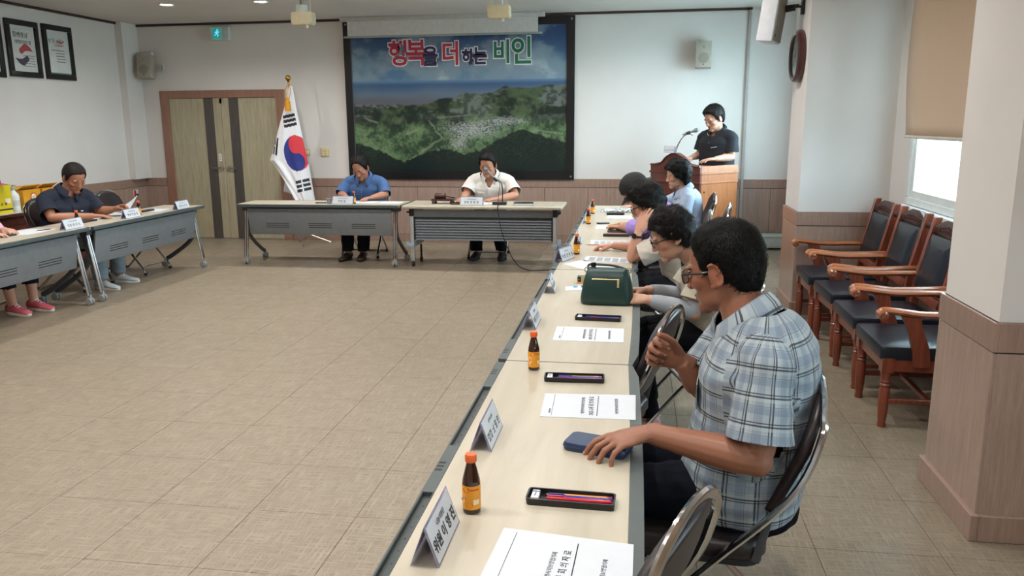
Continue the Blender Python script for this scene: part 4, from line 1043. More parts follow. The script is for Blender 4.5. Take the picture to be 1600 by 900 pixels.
M_bglass = NB('brown_glass'); M_bglass.set('Base Color', lin('#3a1a08')); M_bglass.set('Roughness', .06); M_bglass.set('Transmission Weight', .35); M_bglass.set('Coat Weight', .5); M_bglass = M_bglass.m
M_cap = mat('orange_cap', '#d9632c', .4); M_label = mat('orange_label', '#e39a22', .4, var=.1, scale=40)
bt = None
def bottle(x, y, lab, rz=0.0):
    global bt
    if bt is None:
        bt = thing('drink_bottle', lab, 'bottle', (x, y, TZ), rz, 'brown drink bottles')
        MB().lathe([(.001, .002), (.018, 0), (.0205, .003), (.0208, .07), (.0195, .08), (.0125, .108), (.0105, .116), (.0105, .126), (.001, .126)], 24).build('glass', M_bglass, bt)
        cp = MB().lathe([(.012, .120), (.0128, .121), (.0128, .136), (.0118, .1385), (.001, .1387)], 24).build('cap', M_cap, bt)
        rb = MB()
        for i in range(20): a = 2 * PI * i / 20; rb.obox((.0128 * math.cos(a), .0128 * math.sin(a), .128), (.0008, .0012, .012), rotz(a))
        rb.build('ridges', M_cap, cp)
        lb = MB().lathe([(.0209, .012), (.0211, .012), (.0211, .068), (.0209, .068)], 24).build('label', M_label, bt)
        def arcpatch(a0, a1, z0, z1, rr, nm, m_, par, oval=False):
            q = MB(); n = 10
            if oval:
                pts = [((a0 + a1) / 2 + (a1 - a0) / 2 * math.cos(2 * PI * i / 16), (z0 + z1) / 2 + (z1 - z0) / 2 * math.sin(2 * PI * i / 16)) for i in range(16)]
                q.add([(rr * math.cos(a), rr * math.sin(a), z) for a, z in pts], [tuple(range(16))])
            else:
                for i in range(n + 1):
                    a = a0 + (a1 - a0) * i / n; q.v += [(rr * math.cos(a), rr * math.sin(a), z0), (rr * math.cos(a), rr * math.sin(a), z1)]
                q.f += [(2 * i, 2 * i + 2, 2 * i + 3, 2 * i + 1) for i in range(n)]
            q.build(nm, m_, par)
        c0 = -PI / 2
        arcpatch(c0 - .95, c0 - .15, .052, .066, .0213, 'emblem', mat('label_red', '#c3352a', .4), lb, True)
        arcpatch(c0 - 1.6, c0 - .75, .024, .050, .0213, 'emblem', mat('label_cream', '#f0e3c4', .4), lb, True)
        arcpatch(c0 - .7, c0 + .2, .016, .030, .0213, 'emblem', mat('label_deep', '#dd7a1a', .4), lb, True)
        arcpatch(c0 + .25, c0 + .95, .024, .036, .0213, 'info_panel', mat('label_cream', '#f0e3c4', .4), lb)
        arcpatch(c0 - .1, c0 + .9, .058, .061, .0213, 'text_line', mat('label_red', '#c3352a', .4), lb)
        marks(2, .006, mat('label_purple', '#8a4a78', .4), lb, Matrix(((1, 0, 0, -.016), (0, 0, -1, -.0170), (0, 1, 0, .039), (0, 0, 0, 1))))
        return bt
    o = dup(bt, (x, y, TZ), rz, lab); return o
bottle(-.347, 1.633, 'brown glass drink bottle with orange cap nearest the camera', .15)
bottle(-.339, 2.705, 'brown drink bottle with orange cap beside the open pen tray behind the table joint', .5)
bottle(-.370, 5.26, 'brown drink bottle by the hand holding a pencil, third from the camera', .2)
bottle(-.384, 6.88, 'brown drink bottle on the far table of the right row, fourth from the camera', .2)
bottle(-.390, 7.68, 'brown drink bottle at the far end of the right row', .2)
bottle(-4.84, 6.33, 'brown drink bottle at the left beside the name plate nearest the man in navy', 1.3)
bottle(-4.84, 7.23, 'brown drink bottle at the left in front of the empty chair', 1.3)
bottle(-3.06, 8.46, 'brown drink bottle in front of the man in the blue shirt', .1)

# pen trays with their pens
M_tray = mat('black_tray', '#111315', .35)
def pen(parent, x0, x1, y, z, r, col, cap=None, nm='pen'):
    pass
def pen_tray(x, y, ang, lab, L=.205, Wd=.062, full=True, seedi=0):
    t = thing('pen_tray', lab, 'pen tray', (x, y, TZ), ang, 'black pen trays')
    hx, hy, h = L / 2, Wd / 2, .016
    o_ = rrect(-hx, -hy, hx, hy, .009, 4); i_ = rrect(-hx + .004, -hy + .004, hx - .004, hy - .004, .006, 4)
    MB().loft([[(a * .985, b * .96, .0) for a, b in o_], [(a, b, h) for a, b in o_], [(a, b, h) for a, b in i_], [(a, b, .003) for a, b in i_]]).build('tray', M_tray, t)
    return t
def rod(nm, cat, lab, x, y, z, ang, L, r, col, tip=None, capcol=None, group=None, tip_at=-1):
    """a pencil or pen lying along its local x axis; a top-level thing"""
    t = thing(nm, lab, cat, (x, y, z), ang, group)
    m_ = mat('rod_' + col[1:], col, .3)
    RY = Matrix.Rotation(PI / 2, 4, 'Y')
    if nm == 'pencil':
        MB().lathe([(r, -L / 2 + .02), (r, L / 2 - .012)], 6, Matrix.Translation((0, 0, r)) @ RY).build('shaft', m_, t, smooth=False)
        MB().lathe([(.0005, -L / 2), (r * .95, -L / 2 + .02)], 8, Matrix.Translation((0, 0, r)) @ RY).build('tip', mat('bare_wood', '#d8b98c', .6), t)
        MB().lathe([(r, L / 2 - .012), (r, L / 2)], 8, Matrix.Translation((0, 0, r)) @ RY).build('ferrule', mat('pencil_end', capcol or '#8a3030', .5), t)
    else:
        MB().lathe([(.001, -L / 2 + .03), (r * .86, -L / 2 + .03), (r * .86, L / 2 - .004), (r * .6, L / 2), (.001, L / 2)], 12, Matrix.Translation((0, 0, r)) @ RY).build('barrel', m_, t)
        cp = MB().lathe([(.001, -L / 2), (r * .7, -L / 2 + .001), (r, -L / 2 + .006), (r, -L / 2 + .045), (.001, -L / 2 + .045)], 12, Matrix.Translation((0, 0, r)) @ RY).build('cap', m_, t)
        MB().box(-L / 2 + .002, -.0018, 2 * r - .0005, -L / 2 + .04, .0018, 2 * r + .002).build('clip', m_, cp)
        MB().lathe([(.001, 0), (.002, 0), (.001, .002)], 8, Matrix.Translation((L / 2, 0, r)) @ RY).build('end_plug', mat('plug_grey', '#777777', .4), t)
    return t
a0 = math.radians(-2)
pen_tray(-.128, 1.705, a0, 'open black pen tray with eraser, pencil and red and blue pens, nearest the camera')
def in_tray(cx, cy, ang, dx, dy): return (cx + dx * math.cos(ang) - dy * math.sin(ang), cy + dx * math.sin(ang) + dy * math.cos(ang))
def fill(cx, cy, ang, tagline, erz=True, kinds=(('pencil', '#d98c2b', .021, .155, .0035), ('pen', '#1d2c8f', .008, .15, .0052), ('pen', '#b0142e', -.006, .15, .0062), ('pencil', '#c9b98a', -.0215, .11, .003))):
    for nm, c_, dy, L, r in kinds:
        px_, py_ = in_tray(cx, cy, ang, .1 - .006 - L / 2, dy)
        cname = {'#d98c2b': 'orange', '#1d2c8f': 'blue', '#b0142e': 'red', '#c9b98a': 'pale', '#d9b43a': 'yellow', '#7a2a86': 'purple'}[c_]
        rod(nm, nm, cname + ' ' + nm + ' lying in the ' + tagline, px_, py_, TZ + .003, ang + .015, L, r, c_, group='pens and pencils in the trays')
    if erz:
        ex, ey = in_tray(cx, cy, ang, -.083, .004)
        e = thing('eraser', 'white eraser with printed sleeve in the ' + tagline, 'eraser', (ex, ey, TZ + .003), ang, 'erasers in the trays')
        MB().box(-.009, -.02, 0, .009, .02, .011).build('block', mat('eraser_white', '#dcdde2', .6), e, bevel=.002)
        MB().box(-.0092, .008, .0002, .0092, .0135, .0113).build('sleeve_stripe', mat('eraser_blue', '#3a4a80', .5), e)
        marks(4, .004, ik, e, basis((0, -.004, .0112), (0, 1, 0), (-1, 0, 0)))
fill(-.128, 1.705, a0, 'pen tray nearest the camera')
pen_tray(-.187, 2.60, math.radians(2), 'open black pen tray with purple pen beside the second brown bottle')
fill(-.187, 2.60, math.radians(2), 'pen tray beside the second bottle', True, (('pencil', '#d9b43a', .018, .12, .0035), ('pen', '#1d2c8f', .004, .15, .0052), ('pen', '#7a2a86', -.012, .15, .0055)))
pen_tray(-.145, 3.465, math.radians(-4), 'black pen tray in front of the green handbag')
fill(-.145, 3.465, math.radians(-4), 'pen tray in front of the handbag', True, (('pen', '#1d2c8f', .006, .15, .0052), ('pencil', '#c9b98a', .02, .12, .003), ('pen', '#b0142e', -.012, .13, .005)))

# printed papers
def paper(name, corners, lab, cat='paper', th=.0015, group=None, lift=None, lines=None):
    """a sheet or a stapled stack from its four corners (x, y)"""
    cx = sum(c_[0] for c_ in corners) / 4; cy = sum(c_[1] for c_ in corners) / 4
    t = thing(name, lab, cat, (cx, cy, TZ), 0, group)
    a, b, c_, d = [V((p[0] - cx, p[1] - cy, 0)) for p in corners]
    def fn(u, v_):
        p = a.lerp(b, u).lerp(d.lerp(c_, u), v_); z = th + (lift(u, v_) if lift else 0); return (p.x, p.y, z)
    n_ = 8 if lift else 1
    sh_ = MB().grid(fn, n_, n_).build('sheet', M_paper, t, solid=th, smooth=False)
    if sh_.data.polygons[0].normal.z < 0: sh_.data.flip_normals()
    if lines: lines(t, a, b, c_, d, th)
    return t
def cover(t, a, b, c_, d, th):
    # page frame: top of the page = a->d side (left), text runs along +y
    def P(u, v_): p = a.lerp(b, u).lerp(d.lerp(c_, u), v_); return V((p.x, p.y, th + .0006))
    ydir = (d - a).normalized(); xdir = -(b - a).normalized()
    def put(s_, u, v_, sz, m_, off=0, al='CENTER'): text(s_, sz, m_, t, basis(P(u, v_), ydir, xdir), 'lettering', .0002, off, al, res=1)
    put('비인면지역사회보장협의체', .44, .5, .0130, ikg, .0); put('2025-2차 회 의 자 료', .53, .5, .0195, ik, .0); put('비인면지역사회보장협의체', .80, .5, .0120, ikg, .0)
    bl = mat('ink_blue', '#3b4f86', .6); marks(6, .006, bl, t, basis(P(.09, .24), ydir, xdir), 1.05)
    for u, w_, m_ in ((.595, .0011, ik), (.115, .0006, ikg)):
        p, q = P(u, .1 if u > .5 else .05), P(u, .9 if u > .5 else .95); MB().tube([p, q], w_, 4).build('rule', m_, t)
paper('meeting_handout', [(-.285, 1.275), (.012, 1.255), (.016, 1.532), (-.262, 1.565)], 'white printed handout at the bottom edge of the picture, nearest the camera', group='printed meeting handouts', lines=cover)
paper('meeting_handout', [(-.263, 2.240), (.020, 2.248), (.020, 2.468), (-.270, 2.448)], 'white printed handout beside the blue wallet', group='printed meeting handouts', lines=cover)
paper('meeting_handout', [(-.312, 3.095), (-.028, 3.092), (-.029, 3.313), (-.316, 3.320)], 'white printed handout in front of the pen tray and handbag', group='printed meeting handouts', lines=cover)
paper('paper_sheet', [(-.428, 4.862), (-.255, 4.655), (-.107, 4.785), (-.312, 5.04)], 'blank white sheet turned diagonally behind the handbag')
def scribble(t, a, b, c_, d, th):
    random.seed(3)
    for k_ in range(7):
        v_ = .12 + .11 * k_
        for j in range(5):
            u0 = .1 + .17 * j; p = a.lerp(b, u0).lerp(d.lerp(c_, u0), v_); q = a.lerp(b, u0 + .13).lerp(d.lerp(c_, u0 + .13), v_)
            MB().tube([(p.x, p.y, th + .0004), (q.x, q.y, th + .0004)], .0012, 4).build('text_line', ikg, t)
paper('meeting_agenda', [(-.31, 4.99), (-.015, 4.95), (-.01, 5.12), (-.30, 5.18)], 'printed agenda under the forearm of the woman resting her cheek', lines=scribble)
paper('meeting_handout', [(-.30, 5.66), (-.04, 5.66), (-.04, 5.90), (-.31, 5.90)], 'white printed handout in front of the reddish pen case', group='printed meeting handouts', lines=scribble)
paper('paper_sheet', [(-.31, 6.55), (-.03, 6.55), (-.03, 6.78), (-.31, 6.78)], 'white sheet under the hands of the person in the dark hat')
paper('paper_sheet', [(-.24, 7.32), (-.02, 7.32), (-.02, 7.55), (-.24, 7.55)], 'white sheet in front of the woman in pale blue')
def small_box(nm, cat, x, y, ang, size, col, lab, rough=.35, parts=()):
    t = thing(nm, lab, cat, (x, y, TZ), ang)
    MB().loft([[(a * s_, b * s_, z) for a, b in rrect(-size[0] / 2, -size[1] / 2, size[0] / 2, size[1] / 2, min(size[:2]) * .22, 4)] for z, s_ in ((0, .97), (size[2] * .25, 1), (size[2] * .75, 1), (size[2], .95))]).build('body', mat('body_' + col[1:], col, rough), t)
    return t
t = small_box('pen_case', 'pen case', -.13, 6.14, 0, (.20, .06, .02), '#241a1d', 'dark pen case with a reddish lid in front of the woman with glasses'); MB().box(-.08, -.02, .0195, .08, .02, .0215).build('lid_stripe', mat('case_red', '#8a4a50', .35), t)
t = small_box('tablet', 'tablet', -.11, 6.40, .02, (.19, .10, .012), '#2c2a29', 'dark tablet case lying by the purple sleeve'); MB().box(-.08, -.04, .0118, .08, .04, .0126).build('screen', mat('screen_dark', '#3a3634', .2), t)
t = small_box('mobile_phone', 'phone', -.26, 6.93, .3, (.11, .06, .01), '#14161a', 'dark phone beside the hand with the pencil, on the far table'); MB().box(-.05, -.026, .0098, .05, .026, .0106).build('screen', mat('screen_grey', '#6e7680', .15), t)  # screen face is a plain mid grey without emission
t = small_box('pen_case', 'pen case', -.17, 7.62, 0, (.17, .06, .02), '#1b1a1c', 'dark pen case in front of the silver pouch at the far end'); MB().box(-.08, .012, .0195, .08, .016, .022).build('zip', M_steel, t)
t = small_box('spectacle_case', 'case', -.235, 4.335, .15, (.13, .055, .03), '#16161a', 'shiny dark spectacle case peeking out left of the handbag', .12); MB().tube([(-.062, -.026, .015), (.062, -.026, .015)], .0015, 5).build('hinge', M_steel, t)
t = thing('snack_packet', 'white and blue printed packet lying left of the handbag', 'packet', (-.275, 4.13, TZ), .08)
MB().grid(lambda u, v_: (-.075 + .15 * u, -.05 + .1 * v_, .002 + .012 * math.sin(PI * u) * math.sin(PI * v_)), 10, 8).build('wrapper', mat('packet_white', '#d6e2ec', .3), t, solid=.002)
for x, c_ in ((-.02, '#4aa3c8'), (.02, '#35406a')): MB().box(x - .012, -.022, .011, x + .012, .018, .0145).build('print', mat('packet_' + c_[1:], c_, .3), t)
rod('pencil', 'pencil', 'orange pencil lying on the table left of the handbag', -.24, 4.27, TZ + .0005, .1, .16, .0037, '#d0783a')
# silver cloth pouch at the far end
t = thing('silver_pouch', 'shiny silver and white patterned pouch at the far end of the right row', 'pouch', (-.13, 7.86, TZ))
random.seed(11)
me_ = MB().grid(lambda u, v_: (-.19 + .38 * u, -.06 + .12 * v_, .004 + .035 * (math.sin(PI * u) ** .4) * (math.sin(PI * v_) ** .5) + .008 * noise.noise(V((u * 14, v_ * 7, 1)))), 30, 14)
k = NB('silver_foil'); v = k.coord('Object', (1, 1, 1)); vo = k.n('ShaderNodeTexVoronoi', Vector=v, Scale=60); k.set('Base Color', k.ramp(vo.outputs['Distance'], [(.2, lin('#2e4048')), (.5, lin('#c9d2d4'))])); k.set('Metallic', .5); k.set('Roughness', .35)
me_.build('fabric', k.m, t, solid=.002); MB().tube([(-.19, 0, .012), (.19, 0, .012)], .004, 6).build('zip', M_steel, t)

# the blue wallet under the hand
t = thing('wallet', 'dark blue leather wallet under the hand of the man in plaid', 'wallet', (-.08, 2.02, TZ), math.radians(-17))
MB().loft([[(a * s_, b * s_, z) for a, b in rrect(-.088, -.045, .088, .045, .018, 5)] for z, s_ in ((0, .96), (.005, 1), (.017, 1), (.023, .96), (.024, .8))]).build('cover', mat('blue_leather', '#1d3358', .32, bump=.15, bscale=500), t)
MB().tube([(a, b, .0125) for a, b in rrect(-.0885, -.0455, .0885, .0455, .018, 5)], .0012, 5, closed=True).build('zip', mat('wallet_edge', '#111f38', .4), t)

# dark green handbag
t = thing('handbag', 'dark green leather handbag with gold zip standing on the table', 'handbag', (-.117, 3.80, TZ), math.radians(-3))
M_bag = mat('green_leather', '#0c3330', .30, bump=.2, bscale=420); M_gold = mat('pale_gold', '#c8b98a', .25, 1.0)
def bagring(w_, d_, z): return [(a, b, z) for a, b in rrect(-w_, -d_, w_, d_, min(w_, d_) * .75, 6)]
MB().loft([bagring(*q) for q in ((.118, .05, 0), (.127, .058, .006), (.128, .06, .03), (.119, .056, .09), (.108, .048, .135), (.1, .038, .158), (.092, .026, .17), (.088, .016, .174))]).build('body', M_bag, t, angle=70)
MB().tube([(x, -.053 - .0035 * 0, .128) for x in (-.07, .06)], .003, 6).box(.05, -.058, .09, .06, -.05, .128).build('front_zip', M_gold, t)
MB().tube([(a * 1.0, b, .172) for a, b in ((-.088, 0), (.088, 0))], .005, 6).build('top_zip', mat('zip_dark', '#1b2422', .4, .5), t)
MB().tube(crom([(-.095, .0, .165), (-.09, .01, .186), (-.04, .02, .186), (.02, .024, .182), (.07, .02, .172), (.1, .01, .158)], 5), .006, 8).build('strap', mat('strap_dark', '#1a1d1f', .35), t)
for s_ in (-1, 1): MB().tube([(s_ * .1 + .012 * math.cos(i * PI / 4), 0, .163 + .012 * math.sin(i * PI / 4)) for i in range(8)], .003, 6, closed=True).build('ring', M_gold, t)
MB().lathe([(.001, 0), (.012, 0), (.012, .02), (.001, .022)], 10, Matrix.Translation((-.07, .012, .176))).build('pull', mat('pull_black', '#17181a', .2, .4), t)
MB().box(-.128, -.01, .1, -.108, .01, .13).build('side_tab', M_gold, t)

# chairman's things
t = thing('table_microphone', 'gooseneck microphone on a black block in front of the man in white', 'microphone', (-1.43, 8.47, TZ))
MB().box(-.075, -.04, 0, .075, .04, .03).build('base', mat('mic_base', '#141518', .4), t, bevel=.006)
tipv = V((-.185, .13, .385)); ax = V((-.62, .1, .62)).normalized(); rear = tipv - ax * .19
MB().tube(crom([(.03, .0, .03), (.035, 0, .15), (.01, .03, .24), rear + ax * .02], 6), .006, 8).build('gooseneck', M_slot, t)
MB().tube([rear, rear + ax * .14], [.011, .015], 12).build('handle', mat('mic_silver', '#8e9092', .3, .8), t)
MB().tube([rear - ax * .01, rear + ax * .04], .016, 10).build('clip', M_slot, t)
MB().ell(tipv - ax * .02, .028, n=16, m=10).build('mesh_head', mat('mic_mesh', '#77797b', .4, .8, bump=.8, bscale=900), t)
MB().tube(crom([rear, (.0, .03, .22), (-.012, .02, .1), (-.015, 0, .03)], 5), .0035, 6).build('short_cable', M_slot, t)
cab = MB().tube(crom([(-1.42, 8.43, TZ + .005), (-1.415, 8.262, TZ + .004), (-1.41, 8.258, TZ - .06), (-1.38, 8.25, .45), (-1.30, 8.24, .22), (-1.20, 8.25, .06), (-1.08, 8.27, .006), (-.92, 8.30, .006), (-.76, 8.33, .006)], 6), .005, 6)
tag(cab.build('microphone_cable', M_slot), 'thin black cable hanging from the microphone down to the floor', 'cable')
t = thing('gavel_block', 'small dark red wooden stand for the gavel on the louvred table', 'block', (-2.07, 8.55, TZ)); M_rose = wood('rosewood', '#2c100e', '#4a1d19', .3, 'X', coat=.4)
MB().box(-.125, -.06, .032, .125, .06, .05).build('top', M_rose, t, bevel=.004)
for sx in (-1, 1):
    for sy in (-1, 1): MB().lathe([(.014, 0), (.02, .006), (.014, .032)], 10, Matrix.Translation((sx * .1, sy * .045, 0))).build('foot', M_rose, t)
t = thing('gavel', 'dark red wooden gavel lying on its stand on the louvred table', 'gavel', (-2.07, 8.55, TZ + .05))
MB().lathe([(.001, -.06), (.03, -.06), (.033, -.05), (.03, -.04), (.03, .04), (.033, .05), (.03, .06), (.001, .06)], 16, Matrix.Translation((-.03, 0, .033)) @ Matrix.Rotation(PI / 2, 4, 'Y')).build('head', M_rose, t)
MB().tube([(.03, .0, .033), (.13, .02, .016)], [.009, .012], 10).build('handle', M_rose, t)
t = small_box('spectacle_case', 'case', -1.915, 8.45, .3, (.1, .05, .025), '#1a1a1d', 'small black case between the gavel stand and the name plate', .2); MB().box(-.04, -.026, .01, .04, -.024, .014).build('trim', M_steel, t)
t = thing('notebook', 'black notebook with white page edges on the louvred table right of the microphone', 'notebook', (-1.17, 8.48, TZ), .08)
MB().box(-.10, -.075, .003, .10, .07, .02).build('pages', M_paper, t); MB().box(-.105, -.078, 0, .105, .075, .003).box(-.105, -.074, .02, .105, .075, .026).build('cover', mat('black_cover', '#15161a', .4), t, bevel=.001, segs=1)
paper('paper_sheet', [(-1.75, 8.50), (-1.50, 8.50), (-1.50, 8.72), (-1.75, 8.72)], 'white sheet under the hand of the man in white')
paper('paper_sheet', [(-3.10, 8.50), (-2.83, 8.50), (-2.85, 8.73), (-3.10, 8.73)], 'white sheet under the left hand of the man in blue')
paper('paper_sheet', [(-2.80, 8.48), (-2.55, 8.50), (-2.57, 8.72), (-2.82, 8.72)], 'white sheet at the right end of the back left table')
t = small_box('mobile_phone', 'phone', -3.46, 8.50, .1, (.12, .06, .01), '#17181c', 'dark phone at the left of the name plate of the man in blue'); MB().box(-.055, -.025, .0098, .055, .025, .0106).build('screen', mat('screen_grey', '#6e7680', .15), t)
t = thing('paper_cup', 'small grey paper cup beside the name plate of the man in blue', 'cup', (-3.335, 8.43, TZ)); MB().lathe([(.001, 0), (.024, 0), (.032, .055), (.034, .057), (.030, .055), (.022, .004), (.001, .004)], 18).build('cup', mat('cup_grey', '#8d8f92', .4), t); MB().lathe([(.001, .046), (.029, .046), (.001, .047)], 14).build('drink', mat('coffee', '#3a2a1e', .2), t)

# things on the left tables
paper('paper_sheet', [(-5.13, 5.75), (-4.86, 5.75), (-4.88, 6.12), (-5.13, 6.10)], 'white sheets on the left table beside the pale name plate')
paper('paper_sheet', [(-5.12, 6.74), (-4.93, 6.74), (-4.94, 7.0), (-5.12, 7.0)], 'white sheet under the hand of the man in navy')
paper('paper_sheet', [(-5.02, 7.48), (-4.80, 7.50), (-4.82, 7.78), (-5.04, 7.78)], 'white sheet at the far end of the left table')
def leftbox(nm, cat, x, y, sz, col, lab, sc_=True):
    t = small_box(nm, cat, x, y, PI / 2, sz, col, lab)
    MB().box(-sz[0] * .42, -sz[1] * .4, sz[2] - .0006, sz[0] * .42, sz[1] * .4, sz[2] + .0006).build('lid', mat('lid_dark', '#1f1a1c', .25), t)
leftbox('pen_case', 'pen case', -4.97, 6.62, (.24, .07, .014), '#221a1d', 'flat dark pen case in front of the man in navy')
leftbox('pen_case', 'pen case', -4.95, 7.52, (.2, .07, .016), '#1b1c20', 'flat dark pen case in front of the empty left chair')
leftbox('pen_case', 'pen case', -4.98, 5.62, (.26, .08, .014), '#2a2226', 'flat dark pen case at the left edge of the picture')
leftbox('mobile_phone', 'phone', -4.86, 5.38, (.12, .06, .012), '#121317', 'black phone at the left edge beside the name plate')
rod('pencil', 'pencil', 'dark pencil lying on the sheets on the left table', -4.93, 6.02, TZ + .003, 1.2, .14, .0035, '#2b2b30')
# sheet held up by the man in navy
t = thing('held_sheet', 'white sheet held up at an angle by the man in navy', 'paper', (-4.97, 7.16, TZ + .012))
MB().grid(lambda u, v_: (-.06 + .13 * u + .02 * v_, -.14 + .30 * v_ * (1 - .35 * u) + .08 * u, .005 + .17 * (v_ ** 1.2) * (.75 + .25 * u) * (1 - .3 * (1 - u))), 10, 10).build('sheet', M_paper, t, solid=.0012)
# sideboard against the left wall with boxes
sb = thing('sideboard', 'dark red wooden sideboard against the left wall behind the man in navy', 'sideboard', (-6.73, 0, 0))
M_maho = wood('sideboard_mahogany', '#3d1712', '#5e2a1f', .25, 'Y', coat=.4)
SY0, SY1, SZ = 5.2, 8.75, .69
MB().box(.03, SY0, SZ - .03, .62, SY1, SZ).build('top', M_maho, sb, bevel=.004)
MB().box(.04, SY0 + .04, .05, .56, SY1 - .04, SZ - .03).build('carcass', M_maho, sb)
n_ = 5; dw = (SY1 - SY0 - .1) / n_
for i in range(n_):
    y0 = SY0 + .05 + dw * i
    d_ = MB().box(.56, y0 + .005, .08, .575, y0 + dw - .005, SZ - .045).build('door', M_maho, sb, bevel=.003, segs=1)
    MB().cyl((.575, y0 + dw * .85, .36), (.595, y0 + dw * .85, .36), .012).build('knob', M_brass, d_)
MB().box(.45, 6.4, SZ - .001, .6, 8.35, SZ + .004).build('glass_sheet', mat('glass_sheet', '#c9d6d2', .05), sb)
def carton(x, y, z, sx, sy, sz, col, lab, open_=False, rz=0.0, deco=None):
    t = thing('carton', lab, 'box', (x, y, z), rz)
    m_ = mat('carton_' + col[1:], col, .5)
    MB().box(-sx / 2, -sy / 2, 0, sx / 2, sy / 2, sz).build('body', m_, t, bevel=.002, segs=1)
    if open_:
        for s_, tl in ((1, .5), (-1, .25)):
            f = MB().obox((s_ * sx * .35, 0, sz + .03 * tl + .008), (sx * .5, sy, .003), Matrix.Rotation(s_ * -tl, 3, 'Y')); f.build('flap', m_, t)
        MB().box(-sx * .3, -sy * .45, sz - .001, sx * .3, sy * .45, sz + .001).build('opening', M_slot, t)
    if deco: deco(t, sx, sy, sz)
    return t
PX_ = lambda d, y, z: Matrix(((0, 0, 1, d), (1, 0, 0, y), (0, 1, 0, z), (0, 0, 0, 1)))
def d_or(t, sx, sy, sz):
    MB().lathe([(.001, 0), (.045, 0), (.045, .001), (.001, .001)], 20, PX_(sx / 2 + .0003, 0.02, sz * .62)).build('emblem', mat('label_red', '#c3352a', .4), t)
    MB().lathe([(.001, 0), (.034, 0), (.034, .001), (.001, .001)], 20, PX_(sx / 2 + .0009, 0.02, sz * .62)).build('emblem', mat('label_cream', '#f0e3c4', .4), t)
    marks(2, .022, mat('label_red', '#c3352a', .4), t, PX_(sx / 2 + .002, .02, sz * .62))
    MB().box(sx / 2 - .001, -sy * .45, .012, sx / 2 + .0008, sy * .2, .05).build('print', mat('label_deep', '#dd7a1a', .4), t); MB().box(sx / 2 - .001, sy * .26, .014, sx / 2 + .0008, sy * .44, .03).build('print', ik, t)
carton(-6.40, 7.60, SZ, .2, .25, .20, '#d8981f', 'orange drink carton with round red logo, open flaps, left of the man in navy', True, 0, d_or)
carton(-6.41, 7.885, SZ, .2, .23, .20, '#d2901c', 'orange drink carton with open flaps partly behind the man in navy', True, 0, d_or)
def d_ye(t, sx, sy, sz):
    MB().box(sx / 2 - .001, -sy / 2, .035, sx / 2 + .0008, sy / 2, .05).build('stripe', ik, t)
    for i in range(4): MB().box(sx / 2 - .001, -sy * .2 + i * .05, .085, sx / 2 + .0008, -sy * .2 + .03 + i * .05, .11).build('print', mat('print_olive', '#8a7a14', .5), t)
    MB().box(sx / 2 - .001, sy * .25, .1, sx / 2 + .0008, sy * .45, .15).build('print', mat('label_cream', '#f0e3c4', .4), t)
carton(-6.325, 7.02, SZ, .25, .36, .29, '#d9c41c', 'bright yellow carton under a pink cap at the left edge', False, 0, d_ye)
t = thing('pink_cap', 'bright pink cap lying on the yellow carton at the left edge', 'cap', (-6.31, 7.0, SZ + .291))
MB().loft([[(.13 * s_ * math.cos(a), .15 * s_ * math.sin(a), z) for a in [2 * PI * i / 20 for i in range(20)]] for s_, z in ((.98, 0), (1.02, .02), (.95, .07), (.75, .11), (.4, .13), (.05, .135))]).build('crown', mat('pink_cloth', '#b4357a', .8, bump=.3), t)
MB().grid(lambda u, v_: (.1 + .1 * v_, (-.11 + .22 * u) * (1 - .35 * v_), .012 - .012 * v_ + .01 * math.sin(PI * u)), 10, 4).build('brim', mat('pink_cloth', '#b4357a', .8, bump=.3), t, solid=.004)
t = thing('pump_bottle', 'white pump bottle standing on the sideboard beside the yellow carton', 'bottle', (-6.33, 7.375, SZ))
MB().lathe([(.001, 0), (.05, 0), (.053, .005), (.053, .15), (.045, .175), (.022, .2), (.02, .215), (.001, .215)], 20).build('body', mat('pump_white', '#dfe3e2', .3), t)
MB().lathe([(.001, .21), (.022, .212), (.022, .235), (.008, .24), (.008, .265), (.001, .265)], 14).tube([(0, 0, .262), (.045, -.01, .258)], .007, 8).build('pump', mat('pump_green', '#9fb3a0', .4), t)
MB().lathe([(.0533, .05), (.0536, .05), (.0536, .11), (.0533, .11)], 20).build('label', mat('pump_label', '#c3c9c9', .4), t)
t = thing('glass_jar', 'clear jar behind the white pump bottle on the sideboard', 'jar', (-6.49, 7.34, SZ)); MB().lathe([(.001, 0), (.055, 0), (.058, .006), (.058, .15), (.045, .165), (.001, .165)], 20).build('body', mat('jar_grey', '#8f948f', .15), t); MB().lathe([(.001, .165), (.05, .165), (.05, .185), (.001, .186)], 20).build('lid', mat('jar_lid', '#6d4a42', .4), t)
